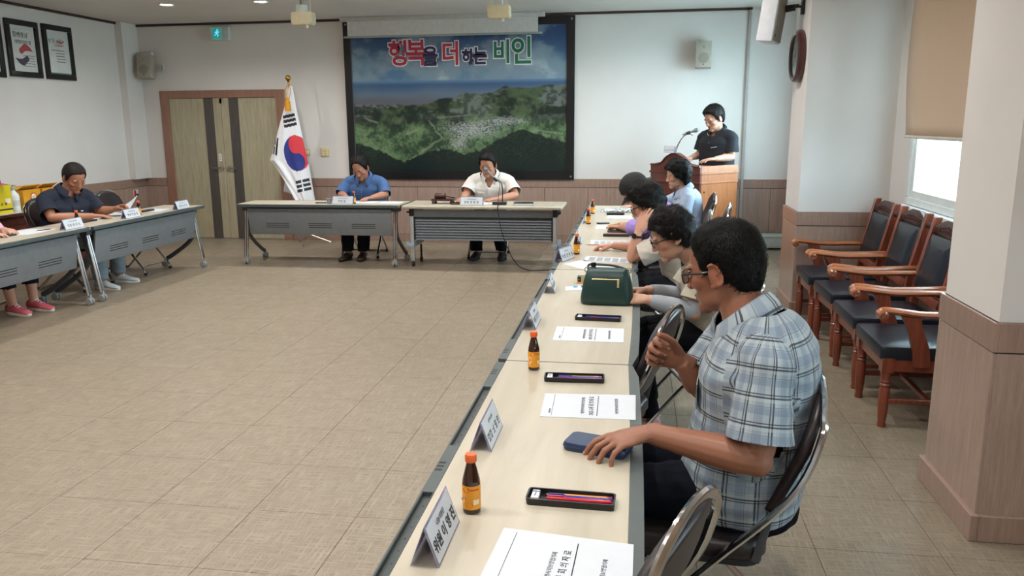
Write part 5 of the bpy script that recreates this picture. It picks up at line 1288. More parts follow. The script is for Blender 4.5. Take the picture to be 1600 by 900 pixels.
# ------------------------------------------------------------------ people
DG = None
def evaluated(me, mods):
    """mesh through temporary modifiers"""
    o = bpy.data.objects.new('tmp', me); COL.objects.link(o)
    for typ, kw in mods:
        m_ = o.modifiers.new(typ, typ)
        for k_, v_ in kw.items(): setattr(m_, k_, v_)
    bpy.context.view_layer.update()
    out = bpy.data.meshes.new_from_object(o.evaluated_get(bpy.context.evaluated_depsgraph_get()))
    bpy.data.objects.remove(o); return out
def fuse(mb, voxel, it=3, fac=.5):
    me = mb.mesh('tmp', smooth=False)
    out = evaluated(me, [('REMESH', dict(mode='VOXEL', voxel_size=voxel, use_smooth_shade=True)), ('SMOOTH', dict(factor=fac, iterations=it))])
    bpy.data.meshes.remove(me); return out
def verts_np(me):
    a = np.empty(len(me.vertices) * 3, np.float32); me.vertices.foreach_get('co', a); return a.reshape(-1, 3)
def cut(me, tests):
    """delete faces whose centre passes any test(np centres) -> open hems"""
    bm = bmesh.new(); bm.from_mesh(me)
    cs = np.array([f.calc_center_median()[:] for f in bm.faces]); kill = np.zeros(len(cs), bool)
    for t_ in tests: kill |= t_(cs)
    fs = list(bm.faces); bmesh.ops.delete(bm, geom=[fs[i] for i in np.nonzero(kill)[0]], context='FACES')
    loose = [v_ for v_ in bm.verts if not v_.link_faces]; bmesh.ops.delete(bm, geom=loose, context='VERTS')
    bm.to_mesh(me); bm.free()
def slice_end(me, e, d, r, depth=.05):
    """a clean cut across a sleeve end; everything beyond the plane inside the tube is removed"""
    bm = bmesh.new(); bm.from_mesh(me); e, d = V(e), V(d)
    def inside(p, lo, hi):
        q = p - e; h = q.dot(d); return lo < h < hi and (q - d * h).length < r
    fs = [f for f in bm.faces if inside(f.calc_center_median(), -.02, depth)]
    geo = fs + list({v_ for f in fs for v_ in f.verts}) + list({g_ for f in fs for g_ in f.edges})
    bmesh.ops.bisect_plane(bm, geom=geo, plane_co=e, plane_no=d, dist=1e-5)
    kill = [f for f in bm.faces if inside(f.calc_center_median(), 1e-4, depth)]
    bmesh.ops.delete(bm, geom=kill, context='FACES')
    bmesh.ops.delete(bm, geom=[v_ for v_ in bm.verts if not v_.link_faces], context='VERTS')
    bm.to_mesh(me); bm.free()
def slice_vee(me, c, rt, fw, zc, depth, half):
    """an open V below the throat, cut clean along its two edges"""
    bm = bmesh.new(); bm.from_mesh(me); lo = c - zc * depth
    lim = lambda p: (p - c).dot(fw) > .01 and (p - lo).dot(zc) > -.01 and (p - c).dot(zc) < .08 and abs((p - c).dot(rt)) < half * 1.6
    ns = []
    for s_ in (1, -1):
        e = (zc * depth + rt * (s_ * half)).normalized(); n_ = e.cross(fw) * s_; n_.normalize(); n_ = n_ if n_.dot(rt) * s_ > 0 else -n_
        fs = [f for f in bm.faces if lim(f.calc_center_median())]
        bmesh.ops.bisect_plane(bm, geom=fs + list({v_ for f in fs for v_ in f.verts}) + list({g_ for f in fs for g_ in f.edges}), plane_co=lo, plane_no=n_, dist=1e-5); ns.append(n_)
    kill = [f for f in bm.faces if lim(f.calc_center_median()) and all((f.calc_center_median() - lo).dot(n_) < 0 for n_ in ns)]
    bmesh.ops.delete(bm, geom=kill, context='FACES'); bmesh.ops.delete(bm, geom=[v_ for v_ in bm.verts if not v_.link_faces], context='VERTS')
    bm.to_mesh(me); bm.free()
def disp(me, fn):
    co = verts_np(me).copy(); n_ = np.empty(len(me.vertices) * 3, np.float32); me.vertices.foreach_get('normal', n_); n_ = n_.reshape(-1, 3)
    d = np.array([fn(V(p), V(q)) for p, q in zip(co, n_)], np.float32)
    me.vertices.foreach_set('co', (co + n_ * d[:, None]).ravel()); me.update()
def ik(S, W_, l1, l2, pole):
    S, W_, pole = V(S), V(W_), V(pole); d = W_ - S; L = min(d.length, (l1 + l2) * .995); d.normalize()
    a = (l1 * l1 - l2 * l2 + L * L) / (2 * L); h = math.sqrt(max(0, l1 * l1 - a * a))
    p = pole - d * pole.dot(d); p.normalize(); return S + d * a + p * h
SKIN = {}
def hand(mb, Wp, d, n_, side, curls=(.25, .25, .3, .35), spread=.10, thumb=(.55, .25), s_=1.0, bends=(1, 1, .8)):
    """five separate fingers on a palm; d = wrist to knuckles, n_ = back of the hand, side +1 right / -1 left. Returns finger tips."""
    d = V(d).normalized(); n_ = V(n_); n_ = (n_ - d * n_.dot(d)).normalized(); t = n_.cross(d) * side; Wp = V(Wp)
    P = lambda x, y, z: Wp + (d * x + t * y + n_ * z) * s_
    def ring(x, w_, th, z=0, yo=0): return [P(x, yo + w_ * math.cos(a), z + th * math.sin(a)) for a in [2 * PI * i / 14 for i in range(14)]]
    mb.loft([ring(-.035, .025, .018), ring(0, .0265, .0185), ring(.025, .034, .0185, 0, .001), ring(.06, .041, .0155, .001), ring(.088, .0405, .0125, .001), ring(.097, .036, .009, -.001)])
    tips = []
    for i, (y, L, r, x0) in enumerate(((.030, .074, .0088, .086), (.0105, .082, .0092, .091), (-.0095, .076, .0087, .088), (-.0285, .060, .0076, .080))):
        a = (1.5 - i) * spread; c_ = curls[i]; base = P(x0 - .012, y, -.001); pts = [base, P(x0 + .004, y + .002 * (1.5 - i), 0)]; rr = [r * 1.08, r * 1.1]
        ang = 0; dir0 = d * math.cos(a) + t * math.sin(a)
        for q, fr in enumerate((.44, .31, .25)):
            ang += c_ * bends[q]
            dv = dir0 * math.cos(ang) - n_ * math.sin(ang)
            pts.append(pts[-1] + dv * (L * fr * .5 * s_)); rr.append(r * (.98 - .07 * q))
            pts.append(pts[-1] + dv * (L * fr * .5 * s_)); rr.append(r * (1.03 - .10 * q))
        tips.append((pts[-1].copy(), dv.copy(), (n_ * math.cos(ang) + dir0 * math.sin(ang)).copy(), r * s_))
        mb.tube(pts, [x * s_ for x in rr], 8); mb.ell(pts[-1], r * .82 * s_, n=8, m=6)
    # thumb leaves the side of the palm near its base
    a, c_ = thumb; b0 = P(.022, .024, -.004); dv = (d * math.cos(a) + t * math.sin(a) - n_ * c_).normalized()
    p1 = b0 + dv * .044 * s_; dv2 = (dv + d * .35 - t * .25 - n_ * .15).normalized(); p2 = p1 + dv2 * .033 * s_; dv3 = (dv2 + d * .2 - t * .15).normalized(); p3 = p2 + dv3 * .025 * s_
    mb.tube([P(.008, .012, -.002), b0, b0.lerp(p1, .55), p1, p1.lerp(p2, .5), p2, p3], [x * s_ for x in (.014, .0155, .0125, .0108, .0098, .0102, .0085)], 9); mb.ell(p3, .0083 * s_, n=8, m=6)
    tips.append((p3.copy(), dv3.copy(), n_.copy(), .009 * s_))
    return tips
def head_frame(yaw, pitch, roll):
    f = V((math.cos(yaw), math.sin(yaw), 0)); z = V((0, 0, 1)); fw = f * math.cos(pitch) - z * math.sin(pitch); up = z * math.cos(pitch) + f * math.sin(pitch)
    r = fw.cross(up); r2 = r * math.cos(roll) + up * math.sin(roll); up2 = up * math.cos(roll) - r * math.sin(roll)
    return Matrix(((r2.x, fw.x, up2.x), (r2.y, fw.y, up2.y), (r2.z, fw.z, up2.z)))
LINES = dict(
    short=[(0, .068), (.45, .067), (.75, .060), (.95, .046), (1.12, .026), (1.24, -.004), (1.36, -.020), (1.46, .006), (1.62, .024), (1.85, .018), (2.05, -.028), (2.4, -.062), (3.15, -.072)],
    receding=[(0, .086), (.3, .090), (.6, .078), (.95, .035), (1.22, -.014), (1.36, -.022), (1.46, .006), (1.62, .026), (1.85, .018), (2.05, -.028), (2.4, -.060), (3.15, -.068)],
    perm=[(0, .052), (.45, .052), (.8, .040), (1.1, .014), (1.3, -.010), (1.55, -.014), (1.8, -.04), (2.1, -.068), (2.5, -.088), (3.15, -.092)],
    hat=[(0, .026), (.8, .022), (1.5, .012), (2.2, -.004), (3.15, -.012)])
def hair_shell(style, th, amp, fr, hs, seed, top=1.0, N_=72, M_=48, front=0.0):
    """closed cap in head-local metres that dips below the skin outside the hairline"""
    L = LINES[style]; C = V((0, -.014, .034)); vs = []; mk = []
    for i in range(M_ + 1):
        ph = PI * i / M_                                        # 0 top
        for j in range(N_):
            a = 2 * PI * j / N_; d = V((math.sin(ph) * math.sin(a), math.sin(ph) * math.cos(a), math.cos(ph)))
            rz_ = .083 if d.z >= 0 else .135
            ry = .093
            r = 1 / math.sqrt((d.x / .079) ** 2 + (d.y / ry) ** 2 + (d.z / rz_) ** 2)
            p = C + d * r; az = abs(math.atan2(p.x, p.y)); zl = float(np.interp(az, [q[0] for q in L], [q[1] for q in L])) + .004 * noise.noise(p * 60 + V((seed, 0, 0)))
            m_ = smooth(-.005, .010, p.z - zl)
            n1 = noise.fractal(p * fr + V((seed, seed * 2, 0)), .7, 2.1, 4)
            t_ = th * (1 + (top - 1) * smooth(.02, .11, p.z)) + front * smooth(.2, .9, d.y) * smooth(.03, .08, p.z) + amp * n1
            rr = r + (-.016) * (1 - m_) + t_ * m_
            vs.append((C + d * rr) * hs); mk.append(m_)
    fs = [(i * N_ + j, i * N_ + (j + 1) % N_, (i + 1) * N_ + (j + 1) % N_, (i + 1) * N_ + j) for i in range(M_) for j in range(N_)]
    return vs, fs, mk
def person(key, lab, H, Nk, face, head, arms, legs, hair, shirt, pants='#1b1f2a', shoes='#1c1a1a', skin='#b98368', k=1.0, hs=1.08, wid=1.0, dep=1.0, slouch=.03, glasses=None, vox=.006, sleeve=.62, collar=None, standing=False, hem=-.16, extra=None, shoe_kind='plain', vneck=0.0, sock=None, capri=False):
    root = thing('person', lab, 'person', (H[0], H[1], 0), 0)
    O = V((H[0], H[1], 0)); H = V(H) - O; Nk = V(Nk) - O
    fw = V((math.cos(face), math.sin(face), 0)); rt = fw.cross(V((0, 0, 1))); up = V((0, 0, 1))
    # ---- torso rings along the spine
    T = (Nk - H); mid = H + T * .5 - fw * slouch
    def spine(t):
        if t < 0: return H + V((0, 0, t * .5))
        u = 1 - t; return H * u * u + (mid * 2 - (H + Nk) * .5) * 2 * u * t + Nk * t * t
    RING = [(-.2, .11, .085, 0), (-.1, .16, .118, 0), (0, .172, .125, .005), (.15, .168, .124, .012), (.32, .160, .122, .018), (.5, .160, .120, .014), (.66, .168, .120, .006), (.8, .166, .110, 0), (.89, .142, .092, -.006), (.95, .105, .075, -.008), (1.0, .068, .062, -.004)]
    def torso(mb, grow=0.0, t0=-.2, t1=1.0, scale=1.0, flare=0.0):
        rings = []
        for t, a, b, o in RING:
            if grow and t > .7 and t < .99: a, b = a + (.012 if t < .92 else .022), b + .006
            if t < t0 - 1e-6 or t > t1 + 1e-6: continue
            c_ = spine(t); tn = (spine(t + .02) - spine(t - .02)).normalized(); fr_ = tn.cross(rt).normalized()
            a2 = a * k * wid * scale + grow + flare * max(0, .3 - t); b2 = b * k * dep * scale + grow + flare * max(0, .3 - t)
            c_ = c_ + fr_ * (o * k * dep)
            # superellipse section: flatter front and back
            rings.append([c_ + rt * (a2 * math.copysign(abs(math.cos(q)) ** .85, math.cos(q))) + fr_ * (b2 * math.copysign(abs(math.sin(q)) ** .85, math.sin(q))) for q in [2 * PI * i / 28 for i in range(28)]])
        mb.loft(rings)
    l1, l2 = .285 * k, .255 * k
    A = {}
    for s_, nm in ((1, 'R'), (-1, 'L')):
        a = arms[nm]; S = V(a['S']) - O if 'S' in a else spine(.88) + rt * (s_ * .178 * k * wid) + fw * .01
        Wp = V(a['W']) - O
        E_ = V(a['E']) - O if 'E' in a else ik(S, Wp, l1, l2, V(a.get('pole', (0, 0, -1))))
        A[nm] = (S, E_, Wp)
    # ---- the body: one continuous surface
    b = MB(); torso(b, 0, scale=.93)
    hc = V(head[0]) - O; Rh = head_frame(*head[1:4]); hp = lambda x, y, z: hc + Rh @ (V((x, y, z)) * hs)
    he = lambda c_, r, M_=None: b.ell(hp(*c_), [q * hs for q in r], Rh @ M_ if M_ is not None else Rh, 18, 12)
    he((0, -.015, .035), (.0745, .092, .080)); he((0, .022, -.008), (.064, .060, .086)); he((0, .022, -.060), (.054, .056, .048)); he((0, .060, -.092), (.025, .022, .020)); he((0, .041, -.062), (.036, .037, .030)); he((0, .026, .035), (.056, .055, .050))
    for s_ in (-1, 1):
        he((s_ * .038, .047, -.024), (.026, .026, .022)); he((s_ * .027, .073, .016), (.025, .013, .008)); he((s_ * .0105, .087, -.036), (.0085, .010, .0075)); he((s_ * .044, -.0, -.058), (.014, .03, .028))
        he((s_ * .030, .061, -.004), (.0135, .0125, .0105))
        Me = Matrix.Rotation(s_ * -.30, 3, 'Z') @ Matrix.Rotation(-.18, 3, 'X')
        he((s_ * .0775, -.010, -.010), (.006, .017, .030), Me)
        ce = V((s_ * .080, -.011, -.008)); pts = []
        for i in range(15):
            q = -2.3 + 4.3 * i / 14; pts.append(hp(*(ce + Me @ V((s_ * .0035, .0155 * math.cos(q + .5) * -1 - .001, .028 * math.sin(q + .3) + .003)))))
        b.tube(pts, .0042 * hs, 6); b.ell(hp(s_ * .077, -.003, -.034), .0085 * hs, n=8, m=6)
    b.tube([hp(0, .077, .012), hp(0, .083, -.008), hp(0, .090, -.025), hp(0, .092, -.035)], [.0085 * hs, .0085 * hs, .0105 * hs, .0115 * hs], 10); b.ell(hp(0, .0925, -.033), .0118 * hs, n=10, m=8)
    he((0, .0755, -.0595), (.021, .0095, .005)); he((0, .0745, -.0695), (.018, .0095, .0055))
    nd = (hp(0, -.022, -.04) - Nk)
    b.tube([Nk - nd * .35 - fw * .01, Nk, Nk + nd * .4, hp(0, -.022, -.045), hp(0, -.018, -.01)], [.075 * k, .064 * k, .057 * k, .057 * k, .05 * k], 18)
    tips = {}
    for s_, nm in ((1, 'R'), (-1, 'L')):
        S, E_, Wp = A[nm]; a = arms[nm]
        b.tube([spine(.93), spine(.9).lerp(S, .6) + up * .002, S - up * .006], [.066 * k, .056 * k, .046 * k], 14)
        b.ell(S - up * .008, .048 * k)
        b.tube([S, S.lerp(E_, .3), S.lerp(E_, .6), S.lerp(E_, .9), E_, E_.lerp(Wp, .15), E_.lerp(Wp, .4), E_.lerp(Wp, .75), Wp], [x * k for x in (.052, .05, .046, .040, .0395, .043, .041, .031, .0255)], 14)
        b.ell(E_, .039 * k)
        hd = a.get('hand', {}); tips[nm] = hand(b, Wp, hd.get('d', Wp - E_), hd.get('n', (0, 0, 1)), s_, hd.get('curls', (.22, .22, .26, .32)), hd.get('spread', .09), hd.get('thumb', (.6, .2)), hd.get('s', .98 * k), hd.get('bends', (1, 1, .8)))
    Lg = {}
    for s_, nm in ((1, 'R'), (-1, 'L')):
        g = legs[nm]; hj = spine(-.02) + rt * (s_ * .088 * k); K_ = V(g[0]) - O; An = V(g[1]) - O; Lg[nm] = (hj, K_, An)
        b.tube([hj, hj.lerp(K_, .35), hj.lerp(K_, .75), K_, K_.lerp(An, .25), K_.lerp(An, .6), An, An - up * .03], [x * k for x in (.085, .08, .064, .056, .056, .044, .036, .037)], 14)
        b.ell(K_, .056 * k); fd = V(g[2]) if len(g) > 2 else fw
        b.tube([An - fd * .035 - up * .05, An + fd * .04 - up * .035, An + fd * .12 - up * .062, An + fd * .17 - up * .068], [.028, .034, .03, .018], 10)
    me = fuse(b, vox, 3)
    # ---- skin tint from place on the body
    co = verts_np(me); base = rgb(skin); cols = np.tile(base, (len(co), 1))
    loc = ((co - np.array(hc)) @ np.array(Rh)) / hs
    x, y, z = np.abs(loc[:, 0]), loc[:, 1], loc[:, 2]
    def blend(mask, c_): 
        global _; cols[:] = cols * (1 - mask[:, None]) + c_ * mask[:, None]
    inh = sst(.16, .12, np.linalg.norm(loc, axis=1)) if False else (np.linalg.norm(loc - np.array([0, 0, 0]), axis=1) < .17).astype(float)
    ell_ = lambda cx, cy, cz, rx, ry, rz_: np.clip(1.4 - np.sqrt(((x - cx) / rx) ** 2 + ((y - cy) / ry) ** 2 + ((z - cz) / rz_) ** 2), 0, 1) * inh
    warm = base * np.array([1.05, .80, .74])
    blend(np.clip(ell_(.045, .06, -.025, .03, .05, .022), 0, .55), warm); blend(np.clip(ell_(0, .1, -.034, .018, .03, .016), 0, .6), warm); blend(np.clip(ell_(.082, -.01, -.008, .012, .026, .04), 0, .6), warm)
    blend(np.clip(ell_(0, .088, -.059, .022, .016, .0065), 0, .75), base * np.array([.80, .50, .48])); blend(np.clip(ell_(0, .086, -.0695, .019, .016, .0068), 0, .75), base * np.array([.84, .52, .50]))
    blend(np.clip(ell_(0, .088, -.0645, .021, .018, .0022), 0, .9), base * .32)
    blend(np.clip(ell_(.030, .074, -.004, .018, .014, .008), 0, .5), base * .72)
    if hair.get('stubble', True): blend(np.clip(ell_(.02, .07, -.08, .05, .06, .03), 0, 1) * .12, base * .6)
    me.materials.clear(); colour_mesh('body', me, cols, None)
    link('body', me, attr_mat('skin_surface', rough=.48, bump=.10, bscale=420, sss=.12), root)
    # ---- face details
    dk = mat('brow_hair', hair.get('brow', '#1c1614'), .6)
    for s_ in (-1, 1):
        MB().tube([hp(s_ * .012, .084, .018), hp(s_ * .026, .0835, .0225), hp(s_ * .040, .075, .0195), hp(s_ * .047, .066, .014)], [.0022 * hs, .003 * hs, .0026 * hs, .0012 * hs], 6).build('eyebrow', dk, root)
        MB().tube([hp(s_ * .0175, .0715, -.0065), hp(s_ * .025, .0745, -.0095), hp(s_ * .033, .074, -.0098), hp(s_ * .044, .0655, -.0065)], [.0010 * hs, .0018 * hs, .0019 * hs, .0008 * hs], 6).build('eye', mat('lash_dark', '#17110f', .5), root)
    # ---- nails on the fingers
    if hair.get('nails'):
        nm_ = mat('nail', '#a87a66', .35)
        for nm in ('R', 'L'):
            for tp, dv, nn, r in tips[nm][:4]:
                MB().ell(tp + nn * (r * .52) - dv * (r * .1), (r * .55, r * .75, r * .26), Matrix((dv.cross(nn), dv, nn)).transposed(), 8, 6).build('nail', nm_, root)
    # ---- hair
    vs, fs, mk = hair_shell(hair['style'], hair['th'], hair.get('amp', .004), hair.get('fr', 30), hs, hair.get('seed', 1), hair.get('top', 1.0), front=hair.get('front', 0))
    hm = MB(); hm.v = [tuple(hc + Rh @ v_) for v_ in vs]; hm.f = fs
    rnd = random.Random(hair.get('seed', 1)); L = hair.get('len', .022); crown = V((0, -.035, .115)) * hs; nst = hair.get('n', 1400); curl = hair.get('curl', 0)
    good = [i for i, m_ in enumerate(mk) if m_ > .75]
    for q in range(nst if hair['style'] != 'hat' else 0):
        i = rnd.choice(good); p = vs[i] + V((rnd.gauss(0, .003), rnd.gauss(0, .003), rnd.gauss(0, .003))); nn = (p - V((0, -.014, .034)) * hs).normalized()
        fl_ = p - crown; fl_ = fl_ - nn * fl_.dot(nn); fl_ = fl_.normalized() if fl_.length > .004 else nn.orthogonal().normalized()
        sd = nn.cross(fl_); fl_ = (fl_ + sd * rnd.gauss(hair.get('sweep', 0), .35 + curl)).normalized(); sd = nn.cross(fl_); w_ = .0011 * hs
        if ((p.y > .052 * hs and p.z < .088 * hs) or (hair['style'] in ('short', 'receding') and p.y > .022 * hs and p.z < .07 * hs)) and (hair['style'] != 'perm' or rnd.random() < .8): continue
        ln = L * rnd.uniform(.6, 1.2)
        o_ = len(hm.v); cv = rnd.gauss(0, .3 + curl * 1.3)
        for u in (0, .35, .7, 1.0):
            pp = p + fl_ * (ln * u) + sd * (cv * ln * u * u) + nn * (.0006 + (.0016 + curl * .007) * math.sin(PI * u) - .004 * u * u * (1 - curl) - (ln * u) ** 2 / .2); ww = w_ * (1 - .8 * u)
            hm.v.append(tuple(hc + Rh @ (pp - sd * ww))); hm.v.append(tuple(hc + Rh @ (pp + sd * ww)))
        for u in range(3): hm.f.append((o_ + 2 * u, o_ + 2 * u + 1, o_ + 2 * u + 3, o_ + 2 * u + 2))
    me = bpy.data.meshes.new('hair'); me.from_pydata(hm.v, [], hm.f); me.shade_smooth()
    hcol = hair.get('col', '#14110f'); hmn = 'hair_' + hcol[1:]
    if hmn not in MATS:
        kk = NB(hmn); f_ = kk.noise(kk.coord('Object'), 160, 3); c0 = lin(hcol); kk.set('Base Color', kk.ramp(f_, [(.3, tuple(q * .6 for q in c0[:3]) + (1,)), (.7, tuple(min(1, q * 1.6) for q in c0[:3]) + (1,))])); kk.set('Roughness', .55); kk.set('Specular IOR Level', .18); kk.bump(f_, .5, .004); MATS[hmn] = kk.m
    if hair['style'] == 'hat':
        hat = link('hat', me, mat('black_cloth', '#101114', .8, bump=.2), root)
        br = MB(); rr = []
        for a, z in ((.088, .018), (.10, .010), (.135, -.008), (.137, -.011), (.10, .006), (.088, .012)): rr.append([hp(a * math.cos(q), -.008 + (a + .012) * math.sin(q), z - .01 * math.sin(q)) for q in [2 * PI * i / 32 for i in range(32)]])
        br.loft(rr, cap=False, closed=True).build('brim', mat('black_cloth', '#101114', .8, bump=.2), hat)
    else: link('hair', me, MATS[hmn], root)
    # ---- clothes
    sm = MB(); g = .014
    t_lo = hem
    torso(sm, g, t0=t_lo, flare=shirt.get('flare', 0))
    SL = {}
    for s_, nm in ((1, 'R'), (-1, 'L')):
        S, E_, Wp = A[nm]
        sm.tube([spine(.93), spine(.9).lerp(S, .6) + up * .014, S + up * .006], [.080 * k, .074 * k, .060 * k], 16); sm.ell(S - up * .004, .060 * k)
        end = S.lerp(E_, sleeve) if sleeve <= 1 else E_.lerp(Wp, sleeve - 1); r1 = shirt.get('cuff', .068) * k
        pts = [S, S.lerp(E_, .25), S.lerp(E_, min(sleeve, 1) * .75)] + ([E_] if sleeve > 1 else []) + [end + (end - (S if sleeve <= 1 else E_)).normalized() * .030]
        rs = [.057 * k, .061 * k, .5 * (.062 * k + r1)] + ([.055 * k] if sleeve > 1 else []) + [r1]
        sm.tube(pts, rs, 18); SL[nm] = (end, (end - (S if sleeve <= 1 else E_)).normalized(), r1)
    me = fuse(sm, shirt.get('vox', vox * 1.3), 16)
    disp(me, lambda p, n_: .0055)
    for e, d, r in SL.values(): slice_end(me, e, d, r * 1.12)
    tests = [lambda c_, e=np.array(e), d=np.array(d), r=r: (((c_ - e) @ d) > -.001) & (((c_ - e) @ d) < .035) & (np.linalg.norm((c_ - e) - np.outer((c_ - e) @ d, d), axis=1) < r * 1.04) for e, d, r in ()]
    nv = np.array(nd.normalized()); nb = np.array(Nk)
    slice_end(me, Nk - nd.normalized() * .004, nd.normalized(), .105 * k, .14)
    fwn = np.array((spine(.98) - spine(.9)).normalized().cross(rt)); rtn = np.array(rt)
    if vneck: slice_vee(me, Nk, rt, V(fwn), nd.normalized(), vneck, .05)
    amp = shirt.get('fold', .005); sd_ = hair.get('seed', 1) * 3.7
    def folds(p, n_):
        q = p + V((sd_, 0, 0)); a = noise.noise(V((q.x * 9, q.y * 9, q.z * 5))) ; c_ = noise.noise(V((q.x * 5 + q.z * 16, q.y * 5 - q.z * 12, q.z * 7))); r_ = 1 - abs(c_) * 2
        low = smooth(.35, -.05, (p - H).dot(T) / T.length_squared); wz = math.sin(p.z * 95 + 3 * noise.noise(q * 6)) * low
        return amp * (.6 * a + .7 * max(0, r_) * .8 - .3 + .5 * wz * .7)
    disp(me, folds)
    me.shade_smooth()
    if shirt.get('plaid'):
        bn = [(np.array(spine(i / 8 - .1)), np.array(spine((i + 1) / 8 - .1)), 0) for i in range(9)]
        bm = bmesh.new(); bm.from_mesh(me); uvl = bm.loops.layers.uv.new('plaid'); rtn_, fwn_ = np.array(rt), np.array(fw)
        arms_ = [(np.array(A[nm][0]), np.array(A[nm][1])) for nm in ('R', 'L')]
        for f in bm.faces:
            c_ = np.array(f.calc_center_median()); which = -1
            for ai, (S_, E2) in enumerate(arms_):
                ax_ = E2 - S_; u = (c_ - S_) @ ax_ / (ax_ @ ax_); dist = np.linalg.norm(c_ - S_ - ax_ * np.clip(u, 0, 1))
                sidev = ((c_ - S_) @ rtn_) * (1 if ai == 0 else -1)
                if dist < .095 * k and (u > .30 or sidev > -.012): which = ai
            for lp in f.loops:
                p = np.array(lp.vert.co)
                if which < 0:
                    dx, dy = (p - np.array(spine(.5))) @ rtn_, (p - np.array(spine(.5))) @ fwn_
                    lx = dx if True else 0
                    # unroll front and back separately about the side seams
                    a_ = math.atan2(dx, dy); lp[uvl].uv = (a_ * .155 * k, p[2] * 1.0)
                else:
                    S_, E2 = arms_[which]; ax_ = (E2 - S_); Ln = np.linalg.norm(ax_); ax_ = ax_ / Ln
                    q1 = np.cross(ax_, rtn_); q1 /= np.linalg.norm(q1); q2 = np.cross(ax_, q1); dlt = p - S_
                    lp[uvl].uv = (math.atan2(dlt @ q1, dlt @ q2) * .072 * k + .3, dlt @ ax_)
        bm.to_mesh(me); bm.free()
        kk = NB('plaid_cotton'); uv = kk.n('ShaderNodeUVMap', _uv_map='plaid').outputs['UV']; sp = kk.n('ShaderNodeSeparateXYZ', Vector=uv)
        wob = kk.noise(kk.coord('Object'), 14, 2)
        def stripe(sock, per, off, w_):
            m_ = kk.math('FRACT', kk.math('DIVIDE', kk.math('ADD', sock, off), per)); d_ = kk.math('ABSOLUTE', kk.math('SUBTRACT', m_, .5)); return kk.math('LESS_THAN', d_, w_ / per / 2)
        cB = kk.mix(kk.noise(kk.coord('Object'), 9, 3), lin('#84919a'), lin('#97a3a9'))
        for ax_i, per in (('X', .066), ('Y', .070)):
            s0 = sp.outputs[ax_i]
            cB = kk.mix(kk.math('MULTIPLY', stripe(s0, per, 0, .017), .38), cB, lin('#50627c'))
            cB = kk.mix(kk.math('MULTIPLY', stripe(s0, per, .026, .008), .35), cB, lin('#aab3b6'))
            cB = kk.mix(kk.math('MULTIPLY', stripe(s0, per, .033, .0040), .9), cB, lin('#1c1a24'))
            cB = kk.mix(kk.math('MULTIPLY', stripe(s0, per, .0405, .0030), .85), cB, lin('#262330'))
            cB = kk.mix(kk.math('MULTIPLY', stripe(s0, per, .011, .0018), .6), cB, lin('#3b4a68'))
        kk.set('Base Color', cB); kk.set('Roughness', .8); kk.set('Sheen Weight', .1)
        vv = kk.coord('Object', (1, 1, 1)); kk.bump(kk.noise(vv, 700, 2), .25, .001); smat = kk.m
    elif shirt.get('floral'):
        kk = NB('purple_floral'); vo = kk.n('ShaderNodeTexVoronoi', Vector=kk.coord('Object'), Scale=34); n2 = kk.noise(kk.coord('Object'), 18, 3)
        kk.set('Base Color', kk.mix(n2, kk.ramp(vo.outputs['Distance'], [(.15, lin('#d58ab0')), (.4, lin('#8a70c0')), (.7, lin('#6f7fd0'))]), lin('#9a7fc4'))); kk.set('Roughness', .8); smat = kk.m
    else: smat = mat('cloth_' + shirt['col'][1:], shirt['col'], .85, var=.07, scale=12, bump=.22, bscale=500)
    so = link('shirt', me, smat, root, solid=.0035)
    # collar: a band that stands round the neck and folds down, open at the front
    if collar:
        cm_ = smat; Nk0 = Nk; Nk = Nk + nd.normalized() * collar.get('lift', .030) + fw * .002
        zc = nd.normalized(); yc = (fw - zc * fw.dot(zc)).normalized(); xc = yc.cross(zc); gap = collar.get('gap', .45); n_ = 26
        rows = []
        R0, R1 = collar.get('r', .074) * k, collar.get('r2', .106) * k
        for i in range(n_ + 1):
            a = -PI / 2 + gap + (2 * PI - 2 * gap) * i / n_ + PI       # from front right round the back to front left
            a = PI / 2 + gap + (2 * PI - 2 * gap) * i / n_; dr = xc * math.cos(a) + yc * math.sin(a); fr_ = (1 + math.sin(a)) / 2; pt = abs(i / n_ - .5) * 2
            bck = 1 - fr_
            low = Nk + dr * (R0 * 1.02) + zc * (.0 + .004 * bck - .018 * fr_); topp = Nk + dr * (R0 * .99) + zc * (.030 + .018 * bck - .022 * fr_) * k
            mid_ = Nk + dr * (R0 * 1.12) + zc * (.028 + .018 * bck - .024 * fr_) * k
            tipd = pt ** 3 * collar.get('tip', .035)
            outr = Nk + dr * (R1 + .012 * fr_ + tipd * .4) + zc * (-.010 + .004 * bck - .028 * fr_ - tipd) * k
            rows.append([low, topp, mid_, mid_.lerp(outr, .5) + dr * .004, outr])
        cb = MB()
        for r in rows: cb.v += [tuple(p) for p in r]
        for i in range(n_):
            for j in range(4): a = i * 5 + j; cb.f.append((a, a + 5, a + 6, a + 1))
        co_ = cb.build('collar', cm_, root, solid=.003, angle=60)
        if collar.get('plaid'):
            uvl = co_.data.uv_layers.new(name='plaid')
            for lp in co_.data.loops:
                p = co_.data.vertices[lp.vertex_index].co; uvl.data[lp.index].uv = ((lp.vertex_index // 5) * .012, (lp.vertex_index % 5) * .012 + .02)
        if 'trim' in collar:
            MB().tube([r[3].lerp(r[4], .12) + (r[4] - r[1]).normalized().cross((r[0] - r[1])).normalized() * 0 + V((0, 0, .006)) for r in rows], .0030, 5).build('collar_stripe', mat('stripe_white', collar['trim'], .7), co_)
    if collar: Nk = Nk0
    fr_s = lambda t, x, d: spine(t) + rt * x + (spine(t + .02) - spine(t - .02)).normalized().cross(rt).normalized() * (np.interp(t, [q[0] for q in RING], [q[2] for q in RING]) * k * dep + g + d + .0095)
